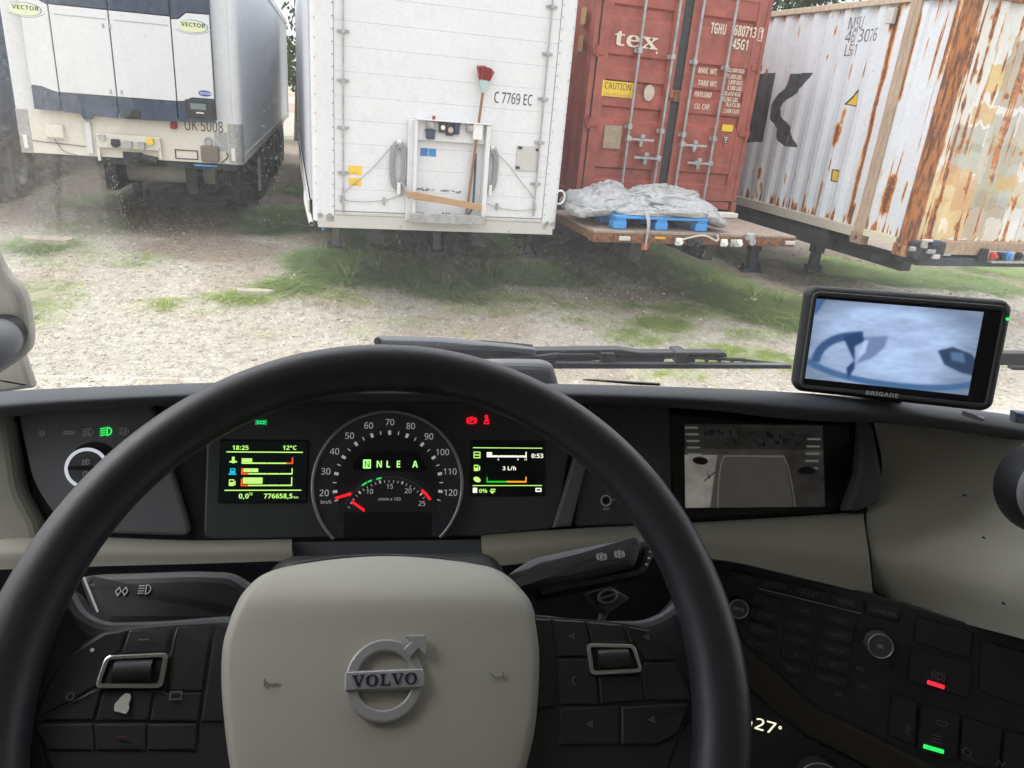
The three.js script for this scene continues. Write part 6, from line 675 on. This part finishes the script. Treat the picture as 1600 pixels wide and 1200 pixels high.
  { const k = part('knob', spot(Rp, new THREE.CylinderGeometry(36 * ru, 40 * ru, 0.015, 40).rotateX(Math.PI / 2).translate(0, 0, 0.0075), 1278, 1218, -0.008), M.dash, cp); part('knob_ring', spot(Rp, new THREE.TorusGeometry(36 * ru, 0.0008, 8, 40).translate(0, 0, 0.015), 1278, 1218, -0.008), M.satin, k); }
  // lower dash and the round housing at the right
  const a0 = D.hit(-120, 890, 0.03), b0 = D.hit(760, 880, 0.03); part('lower_panel', patch([[V(-0.64, a0.y - 0.004, a0.z - 0.012), V(0, b0.y - 0.004, b0.z - 0.012), V(0.62, b0.y - 0.004, b0.z - 0.014)], [V(-0.64, a0.y - 0.08, a0.z - 0.03), V(0, a0.y - 0.08, a0.z - 0.06), V(0.62, a0.y - 0.08, a0.z - 0.06)], [V(-0.64, 1.24, -0.8), V(0, 1.24, -0.8), V(0.62, 1.24, -0.8)]], 20, 16, 0.02), M.hood, t);
  part('dash_body', [bx(-0.64, 1.6, 1.25, 1.8, -1.19, -0.84), bx(0.5, 1.6, 1.8, 1.9, -1.19, -0.84)], M.carpet, t);
  const rc = atZ(1656, 768, -0.5), cup = new Frame(rc, V(0.92, 0, 0.39), V(0.1, 0.95, -0.25)); part('round_housing', cup.put(new THREE.LatheGeometry([[0.02, -0.03], [0.028, 0.006], [0.033, 0.012], [0.038, 0.01], [0.045, -0.006], [0.046, -0.022]].map(([a, b]) => new THREE.Vector2(a, b)), 48).rotateX(Math.PI / 2)), M.black, t); part('housing_rim', cup.put(new THREE.TorusGeometry(0.0325, 0.0062, 10, 48).translate(0, 0, 0.0095)), std(0.3, 0.3, 0.31, 0.4), t);
}
{ const o = part('dash_card', plate(zf(-0.74), [[912, 594.5], [918, 593.5], [1032, 600], [1031, 603], [1000, 602]], -0.004, 0, { b: 0.0005 }), M.black); tag(o, 'thin dark card lying on the dashboard top right of the steering wheel', 'card'); }
{ const F = zf(-0.6), o = part('paper_packet', plate(F, [[1589, 645], [1640, 650], [1640, 668], [1587, 662]], -0.01, 0, { b: 0.002 }), std(0.25, 0.3, 0.34, 0.5)); tag(o, 'small grey packet with blue label at the right end of the dashboard', 'packet'); part('packet_label', plate(F, [[1594, 647], [1612, 649], [1611, 654], [1593, 652]], 0.0005, 0.001), std(0.05, 0.25, 0.65, 0.5), o); }
{ // steering column with its two stalks
  const t = Wh.group('steering_column', 'black steering column with two broad stalks behind the wheel', 'steering column');
  part('column_cover', [bx(-0.098, 0.1, -0.09, 0.112, -0.3, -0.13, 0.025, 4), bx(-0.06, 0.06, -0.06, 0.06, -0.14, -0.03, 0.02)], M.black, t);
  const pl = (px, z0, z1, o) => slab(px.map((p) => Wh.at(p[0], p[1], z1)), z0, z1, o), A = (x, y, z) => Wh.at(x, y, z);
  const l = part('stalk', pl([[118, 898], [150, 893], [300, 888], [362, 890], [402, 914], [440, 940], [440, 985], [160, 985], [138, 955]], -0.085, -0.05, { b: 0.009, r: 0.006, seg: 4 }), M.dashGrey, t), uu = (A(800, 920, -0.05)[0] - A(700, 920, -0.05)[0]) / 100; l.material = std(0.035, 0.037, 0.041, 0.5, grain());
  const S = (g, x, y, z = -0.0495) => { const [a, b] = A(x, y, z); return g.map((q) => q.translate(a, b, z)); };
  part('stalk_symbol', S(ribbon([[[-8, 0], [-4, 6], [-1, 0], [-4, -6], [-8, 0]], [[1, 0], [5, 6], [8, 0], [5, -6], [1, 0]]].map((q) => q.map(([x, y]) => [x * uu, y * uu])), 1.2 * uu, 0), 190, 924), M.print, l); part('stalk_symbol', S(ribbon(bulb(13 * uu, 0), 1.2 * uu, 0), 228, 921), M.print, l); part('end_seam', ribbon([[A(131, 903, -0.049), A(152, 955, -0.049)]], 0.0012, -0.0495), M.print, l);
  const r = part('stalk', pl([[780, 918], [800, 890], [836, 868], [920, 850], [1000, 836], [1010, 842], [996, 884], [900, 908], [840, 918]], -0.085, -0.05, { b: 0.009, r: 0.006, seg: 4 }), M.dashGrey, t); r.material = std(0.08, 0.08, 0.09, 0.5, grain()); part('stalk_ring', pl([[840, 921], [1000, 890], [1012, 838], [1024, 842], [1020, 878], [1008, 898], [850, 927]], -0.08, -0.056, { b: 0.004, r: 0.006 }), M.black, r);
  const br = (x) => S(ribbon(circleSym(14 * uu, [[[-0.12, -0.2], [-0.12, 0.2], [0.14, 0.12], [-0.05, 0], [0.14, -0.14], [-0.12, -0.2]]]), 1.5 * uu, 0), x, x > 955 ? 866 : 870); part('stalk_symbol', br(940), M.print, r); part('stalk_symbol', br(968), M.print, r); part('end_mark', [[1016, 862], [1014, 872], [1010, 882]].flatMap(([x, y]) => S([new THREE.BoxGeometry(4 * uu, 3 * uu, 0.001)], x, y, -0.0545)), M.print, r);
}
{ const F = new Frame(Wh.hit(950, 934, -0.09), Wh.X, Wh.Y), o = F.group('ignition_key', 'black ignition key fob with silver emblem in the dark gap right of the hub', 'key'), P = (x, y) => F.at(x, y, 0.006), c = P(949, 932), s = (P(1000, 932)[0] - P(900, 932)[0]) / 100;
  part('fob', slab([P(915, 926), P(952, 914), P(986, 934), P(946, 960)], -0.004, 0.006, { b: 0.002, r: 0.003 }), M.dash, o); part('emblem', [new THREE.TorusGeometry(12.5 * s, 2.2 * s, 6, 24).scale(1.15, 0.72, 0.4).rotateZ(0.25).translate(c[0], c[1], 0.0065), bx(-12 * s, 12 * s, -1.8 * s, 1.8 * s, 0.0062, 0.0072).rotateZ(0.25).translate(c[0], c[1], 0)], M.satin, o); part('blade', rod([P(948, 952)[0], P(948, 952)[1], 0], [P(948, 975)[0], P(948, 975)[1], -0.02], 0.003), M.galv, o); }
{ // steering wheel
  const t = Wh.group('steering_wheel', 'black leather steering wheel with beige hub pad and silver round emblem', 'steering wheel');
  const R = 0.208, rim = new THREE.TorusGeometry(R, 0.017, 28, 160), rp = rim.attributes.position; for (let i = 0; i < rp.count; i++) { const v = V().fromBufferAttribute(rp, i), a = Math.atan2(v.y, v.x), b = 1 + 0.06 * Math.max(Math.exp(-Math.pow((a + 0.08) / 0.22, 2)), Math.exp(-Math.pow((Math.abs(a) - 3.06) / 0.22, 2))), c = V(Math.cos(a) * R, Math.sin(a) * R, 0); v.sub(c).multiplyScalar(b).add(c); rp.setXYZ(i, v.x, v.y, v.z * 1.05); } rim.computeVertexNormals();
  { const n = rim.attributes.normal, k = 29; for (let i = 0; i < rp.count; i++) { const v = V().fromBufferAttribute(rp, i), a = Math.atan2(v.y, v.x), c = V(Math.cos(a) * R, Math.sin(a) * R, 0); v.sub(c).normalize(); n.setXYZ(i, v.x, v.y, v.z); } }
  part('rim', rim, M.leather, t);
  const O = -0.006, yb = Wh.at(200, 1015, -0.006)[1], bend = (g) => { g = clean(g); const q = g.attributes.position; for (let i = 0; i < q.count; i++) { const e = Math.max(0, q.getY(i) - yb); q.setZ(i, q.getZ(i) - 9 * e * e); } g.computeVertexNormals(); return g; }, pl = (px, z0, z1, o) => slab(px.map((p) => Wh.at(p[0], p[1], z1)), z0, z1, o);
  part('spoke', pl([[70, 905], [112, 915], [128, 950], [160, 968], [250, 966], [370, 956], [440, 990], [440, 1400], [160, 1400], [60, 1300], [8, 1130], [20, 1000]], -0.034, O, { b: 0.01, r: 0.012, seg: 4 }), M.leather, t);
  part('spoke', pl([[1090, 880], [1074, 912], [1046, 950], [1010, 966], [930, 966], [830, 954], [760, 990], [760, 1400], [1000, 1400], [1090, 1300], [1146, 1130], [1136, 1000]], -0.034, O, { b: 0.01, r: 0.012, seg: 4 }), M.leather, t);
  const zl = ([x, y]) => [x / 3.3333, 840 + y / 3.3333], zr = ([x, y]) => [800 + x / 3.3333, 840 + y / 3.3333];
  const bendTop = (g, q) => { const my = Math.max(...q.map((v) => Wh.at(v[0], v[1], O)[1])); return my > yb + 0.012 && Math.min(...q.map((v) => v[1])) < 1000 ? bend(g) : g; };
  const lp = part('button_panel', pl([[178, 955], [240, 760], [320, 650], [410, 565], [540, 492], [700, 470], [900, 452], [1190, 436], [1300, 500], [1300, 1500], [420, 1500], [230, 1130]].map(zl), O - 0.006, O + 0.001, { b: 0.001, r: 0.004 }), M.button, t), bt = (p, f, par, m = M.button, z = 0.0024) => { const q = p.map(f).flatMap((v, i, l) => { const w = l[(i + 1) % l.length]; return Math.abs(v[1] - w[1]) > 12 ? [v, [lerp(v[0], w[0], 0.33), lerp(v[1], w[1], 0.33)], [lerp(v[0], w[0], 0.66), lerp(v[1], w[1], 0.66)]] : [v]; }); return part('button', bendTop(pl(q, O - 0.002, O + z, { b: 0.0014, r: 0.0006, seg: 3 }), q), m, par); };
  const LB = [[[545, 496], [655, 482], [625, 575], [530, 640], [490, 780], [180, 950], [245, 765], [330, 650], [420, 568]], [[668, 480], [898, 462], [862, 592], [632, 598]], [[912, 460], [1108, 446], [1050, 800], [868, 800], [880, 600], [886, 585]], [[1120, 445], [1190, 440], [1290, 520], [1290, 960], [1045, 960]], [[182, 955], [488, 788], [528, 790], [482, 952]], [[538, 790], [800, 790], [768, 955], [490, 955]], [[812, 788], [866, 806], [1050, 806], [1032, 958], [776, 956]], [[184, 968], [478, 966], [488, 1110], [240, 1110]], [[490, 966], [758, 966], [756, 1110], [498, 1110]], [[768, 968], [1028, 968], [1016, 1110], [766, 1110]]]; LB.forEach((p) => bt(p, zl, lp));
  const rp2 = part('button_panel', pl([[100, 405], [400, 425], [600, 445], [730, 475], [810, 540], [880, 660], [955, 820], [930, 930], [870, 1040], [700, 1500], [-200, 1500], [-200, 600]].map(zr), O - 0.006, O + 0.001, { b: 0.001, r: 0.004 }), M.button, t);
  const RB = [[[212, 424], [378, 434], [410, 540], [384, 560], [396, 620], [238, 620]], [[390, 436], [572, 452], [606, 545], [418, 545]], [[586, 456], [720, 482], [800, 545], [850, 640], [690, 640], [650, 556], [620, 545]], [[120, 420], [203, 424], [230, 640], [236, 880], [100, 900], [60, 700]], [[240, 630], [392, 630], [408, 715], [440, 722], [455, 872], [250, 872]], [[452, 722], [662, 712], [692, 850], [466, 866]], [[672, 712], [692, 650], [854, 650], [940, 820], [930, 850], [704, 850]], [[250, 884], [560, 880], [560, 1080], [245, 1080]], [[572, 880], [930, 862], [870, 1020], [760, 1080], [572, 1080]]]; RB.forEach((p) => bt(p, zr, rp2));
  const roller = (q, f, par) => { const p = q.map(f), c = [p.reduce((s, v) => s + v[0], 0) / 4, p.reduce((s, v) => s + v[1], 0) / 4], inn = p.map((v) => [lerp(v[0], c[0], 0.1), lerp(v[1], c[1], 0.16)]), W2 = (l) => l.map((v) => Wh.at(v[0], v[1], O + 0.005)); const g = part('roller_frame', slab(W2(p), O + 0.001, O + 0.0055, { b: 0.001, r: 0.004, hr: 0.003, holes: [W2(inn)] }), M.chrome, par); part('roller_well', slab(W2(inn), O + 0.0036, O + 0.0042, {}), M.gap, g); const [x, y] = Wh.at(c[0], c[1], O + 0.005); part('roller', new THREE.CylinderGeometry(0.0075, 0.0075, 0.02, 20).rotateZ(Math.PI / 2).translate(x, y, O + 0.0005), M.button, g); };
  roller([[548, 612], [882, 596], [848, 786], [488, 786]], zl, lp); roller([[384, 548], [640, 553], [686, 702], [406, 718]], zr, rp2);
  const mk = (l, x, y, f, par, m = M.dimPrint) => { const [a, b] = Wh.at(...f([x, y]), O + 0.004); part('button_symbol', ribbon(l.map((q) => q.map(([u, v]) => [u * 0.0005, v * 0.0005])), 0.0006, O + 0.0038, 0.0005).map((g) => g.translate(a, b, 0)), m, par); };
  { const [a, b] = Wh.at(...zl([635, 872]), O + 0.004); part('wear_patch', slab([[-0.004, 0.0005], [-0.001, 0.0045], [0.001, 0.0062], [0.0035, 0.0055], [0.0042, 0.003], [0.0032, 0.001], [0.0042, -0.002], [0.003, -0.0048], [0.0005, -0.004], [-0.001, -0.0035], [-0.0035, -0.003]].map(([x, y]) => [x + a, y + b]), O + 0.0036, O + 0.0042, { r: 0.001 }), std(0.55, 0.58, 0.53, 0.6), lp); const [c, d] = Wh.at(...zl([480, 585]), O + 0.004); part('wear_patch', disc(c, d, O + 0.0038, 0.0011, 0.0006, 8), M.print, lp); }
  mk([[[-6, -4], [6, -4], [6, 4], [-6, 4], [-6, -4]]], 915, 822, zl, lp); mk([arcPts(0, 0, 4, 0, 6.28, 8)], 365, 828, zl, lp); mk([arcPts(0, 0, 5, 0.6, 2.6, 6)], 630, 1060, zl, lp, std(0.2, 0.03, 0.03, 0.6)); mk([[[-5, 2], [5, 2]]], 745, 540, zl, lp); for (const [x, y] of [[310, 512], [700, 516], [405, 970], [728, 948]]) mk([[[-3, 0], [3, 3], [3, -3], [-3, 0]]], x, y, zr, rp2); mk([arcPts(0, 0, 5, 1.4, 4.6, 8)], 335, 745, zr, rp2);
  // hub pad
  const P = (x, y, o) => { const [a, b] = Wh.at(x, y, o); return V(a, b, o); }, rows = [[866, 478, 732, -0.03], [876, 446, 764, -0.019], [900, 408, 792, -0.006], [926, 381, 818, 0.002], [945, 370, 830, 0.0045], [1000, 349, 842, 0.0055], [1060, 345, 843, 0.006], [1140, 351, 836, 0.006], [1220, 362, 818, 0.005], [1330, 382, 796, 0.001], [1400, 400, 780, -0.02]];
  const pad = patch(rows.map(([y, a, b, o]) => [[a - 1, -0.03], [a, -0.016], [a + 2, -0.007], [a + 9, -0.0012], [a + 24, 0], [lerp(a, b, 0.25), 0.0012], [lerp(a, b, 0.5), 0.0018], [lerp(a, b, 0.75), 0.0012], [b - 24, 0], [b - 9, -0.0012], [b - 2, -0.007], [b, -0.016], [b + 1, -0.03]].map(([x, d]) => { const e = Math.abs(x - (a + b) / 2) / ((b - a) / 2); return P(x, y + (y < 900 ? 14 * e * e * (900 - y) / 34 : 0), o + d); })), 64, 60, 0.004);
  const hub = part('hub_pad', pad, std(0.485, 0.475, 0.425, 0.55, { ...grain(0.02, 0.00008) }), t); part('hub_back', pl([[455, 872], [520, 862], [600, 858], [690, 862], [755, 878], [800, 920], [820, 980], [815, 1380], [390, 1380], [370, 980], [400, 915]], -0.06, -0.022, { b: 0.01, r: 0.01 }), M.black, t);
  { const [x, y] = Wh.at(601, 1063, 0.009), r = (Wh.at(663, 1063, 0.009)[0] - Wh.at(539, 1063, 0.009)[0]) / 2, Z = 0.0072, full = arcPts(0, 0, r, 0, 6.283, 48).slice(0, 48), hole = (s) => arcPts(0, 0, r * 0.7, s > 0 ? 0.36 : -0.36, s > 0 ? Math.PI - 0.36 : -Math.PI + 0.36, 20);
    const T = (g) => g.translate(x, y, 0), e = part('emblem', [T(slab(full, Z, Z + 0.004, { b: 0.0012, holes: [hole(1), hole(-1)] })), T(bx(-r * 0.98, r * 0.98, -r * 0.22, r * 0.22, Z + 0.001, Z + 0.0055, 0.0008))], M.badge, hub);
    const d = r * 0.707; part('emblem_arrow', [T(slab([[r * 0.5, r * 1.05], [r * 0.66, r * 0.9], [r * 0.46, r * 0.72], [r * 0.64, r * 0.5], [r * 0.86, r * 0.72], [r * 1.03, r * 0.55], [r * 1.04, r * 1.06]], Z + 0.002, Z + 0.0056, { b: 0.0007 }))], M.badge, e);
    part('emblem_lettering', T(text('VOLVO', r * 0.27, SERIF, { mid: 1, fit: 0, sx: 1.22, d: 0.0006 }).translate(0, 0, Z + 0.0055)), M.inkBlue, e); }
  for (const [px, py, s] of [[425, 1066, 1], [776, 1056, -1]]) { const [x, y] = Wh.at(px, py, 0.0085); part('embossed_mark', ribbon([[[-0.0045, 0.002], [-0.0042, -0.0016], [-0.0028, 0]], [[-0.0012, -0.0008], [0.001, -0.001], [0.0034, -0.0004 + 0.002 * (s < 0)]]].map((l) => l.map(([a, b]) => [a * s + x, b + y])), 0.0005, 0.0078, 0.0008), std(0.17, 0.165, 0.14, 0.7), hub); }
}
{ // camera monitor standing on the dashboard
  const o = EYE.clone().addScaledVector(ray(1405.2, 544.5).normalize(), 0.835), e = new THREE.Matrix4().makeRotationY(-0.421).multiply(new THREE.Matrix4().makeRotationX(-0.18)).multiply(new THREE.Matrix4().makeRotationZ(0.061)), X = V().setFromMatrixColumn(e, 0), Y = V().setFromMatrixColumn(e, 1), F = new Frame(o, X, Y);
  const t = F.group('camera_monitor', 'black camera monitor showing a bluish mirror view on the dashboard', 'monitor'), P = (x, y) => F.at(x, y, 0), hw = 0.095, hh = 0.0555;
  part('casing', bx(-hw, hw, -hh, hh, -0.032, 0, 0.011, 5), M.black, t); const fr = part('bezel', slab([[-hw + 0.006, -hh + 0.005], [hw - 0.006, -hh + 0.005], [hw - 0.006, hh - 0.005], [-hw + 0.006, hh - 0.005]], -0.002, 0.0035, { b: 0.0015, r: 0.009, hr: 0.004, holes: [[[-hw + 0.0105, -hh + 0.009], [hw - 0.0105, -hh + 0.009], [hw - 0.0105, hh - 0.0095], [-hw + 0.0105, hh - 0.0095]]] }), M.dash, t);
  part('glass_panel', bx(-hw + 0.0105, hw - 0.0105, -hh + 0.009, hh - 0.0095, 0.0002, 0.0009), M.gloss, t);
  const pic = canvas(800, 460, (k, w, h) => {
    const im = k.createImageData(w, h), d = im.data; for (let j = 0; j < h; j++) for (let i = 0; i < w; i++) { const x = i / w, y = j / h, q = (j * w + i) * 4, n = fbm(x * 6 + 3 * y, y * 9, 4), n2 = fbm(x * 20, y * 34, 3), v = (1 - 0.28 * smoothstep(Math.hypot((x - 0.48) * 1.2, y - 0.5), 0.38, 0.72)), c = (0.9 + 0.22 * (n - 0.5) + 0.12 * (n2 - 0.5)) * v; d[q] = 178 * c; d[q + 1] = 203 * c; d[q + 2] = Math.min(255, 240 * c); d[q + 3] = 255; } k.putImageData(im, 0, 0); k.filter = 'blur(3px)';
    const poly = (c, p) => { k.fillStyle = c; k.beginPath(); p.forEach(([x, y], i) => k[i ? 'lineTo' : 'moveTo'](x * w, y * h)); k.fill(); };
    k.strokeStyle = '#45658f'; k.lineWidth = 34; k.beginPath(); k.moveTo(0.0 * w, 0.78 * h); k.quadraticCurveTo(0.2 * w, 0.98 * h, 0.62 * w, 0.97 * h); k.quadraticCurveTo(0.85 * w, 0.97 * h, 1.02 * w, 0.86 * h); k.stroke(); k.lineWidth = 44; k.strokeStyle = '#38547c'; k.beginPath(); k.moveTo(0.05 * w, 0.78 * h); k.quadraticCurveTo(0.06 * w, 0.44 * h, 0.32 * w, 0.4 * h); k.stroke();
    poly('#2a4268', [[0.2, 0.44], [0.3, 0.36], [0.34, 0.46], [0.28, 0.54], [0.3, 0.8], [0.27, 0.96], [0.25, 0.82], [0.29, 0.72]]); poly('#6c82a4', [[0.33, 0.42], [0.47, 0.38], [0.46, 0.52], [0.4, 0.66], [0.3, 0.76], [0.35, 0.6]]); poly('#a9c4e6', [[0.33, 0.46], [0.36, 0.45], [0.35, 0.6], [0.31, 0.68]]); poly('#33435e', [[0.78, 0.5], [0.86, 0.44], [0.97, 0.5], [1.02, 0.58], [1.02, 0.76], [0.94, 0.74], [0.83, 0.66]]); poly('#566f92', [[0.85, 0.5], [0.93, 0.5], [0.95, 0.62], [0.87, 0.6]]); poly('#3f5f8c', [[0, 0], [0.06, 0], [0.02, 0.16], [0, 0.2]]); soften(k, w, h, 4);
  });
  const q = [P(1276, 466), P(1538, 488), P(1510, 619), P(1257, 589)], x0 = (q[0][0] + q[3][0]) / 2, x1 = (q[1][0] + q[2][0]) / 2, y1 = (q[0][1] + q[1][1]) / 2, y0 = (q[2][1] + q[3][1]) / 2;
  part('screen', sheet(x0, x1, y0, y1, 0.0013), lit(pic, 0.72), t); part('lettering', text('BRIGADE', 0.0042, BOLD, { mid: 1, sx: 1.25, d: 0.0005 }).translate(...P(1377, 615), 0.0036), M.print, fr); part('power_light', disc(...P(1572, 498), 0.0036, 0.0016, 0.001, 10), glow(0.03, 0.7, 0.1), fr);
  part('side_groove', slab([[x1 + 0.018, -0.03], [x1 + 0.02, -0.03], [x1 + 0.02, 0.032], [x1 + 0.018, 0.03]], 0.0009, 0.0014, {}), M.dash, t);
  part('bracket', [bx(-0.02, 0.02, -0.085, -0.03, -0.05, -0.033, 0.004)], M.black, t); const a = V(...P(1506, 647), -0.006), b = V(...P(1540, 658), -0.006); part('clip', rod(a, b, 0.0022, 8), M.satin, t);
}
renderer.render(scene, camera);
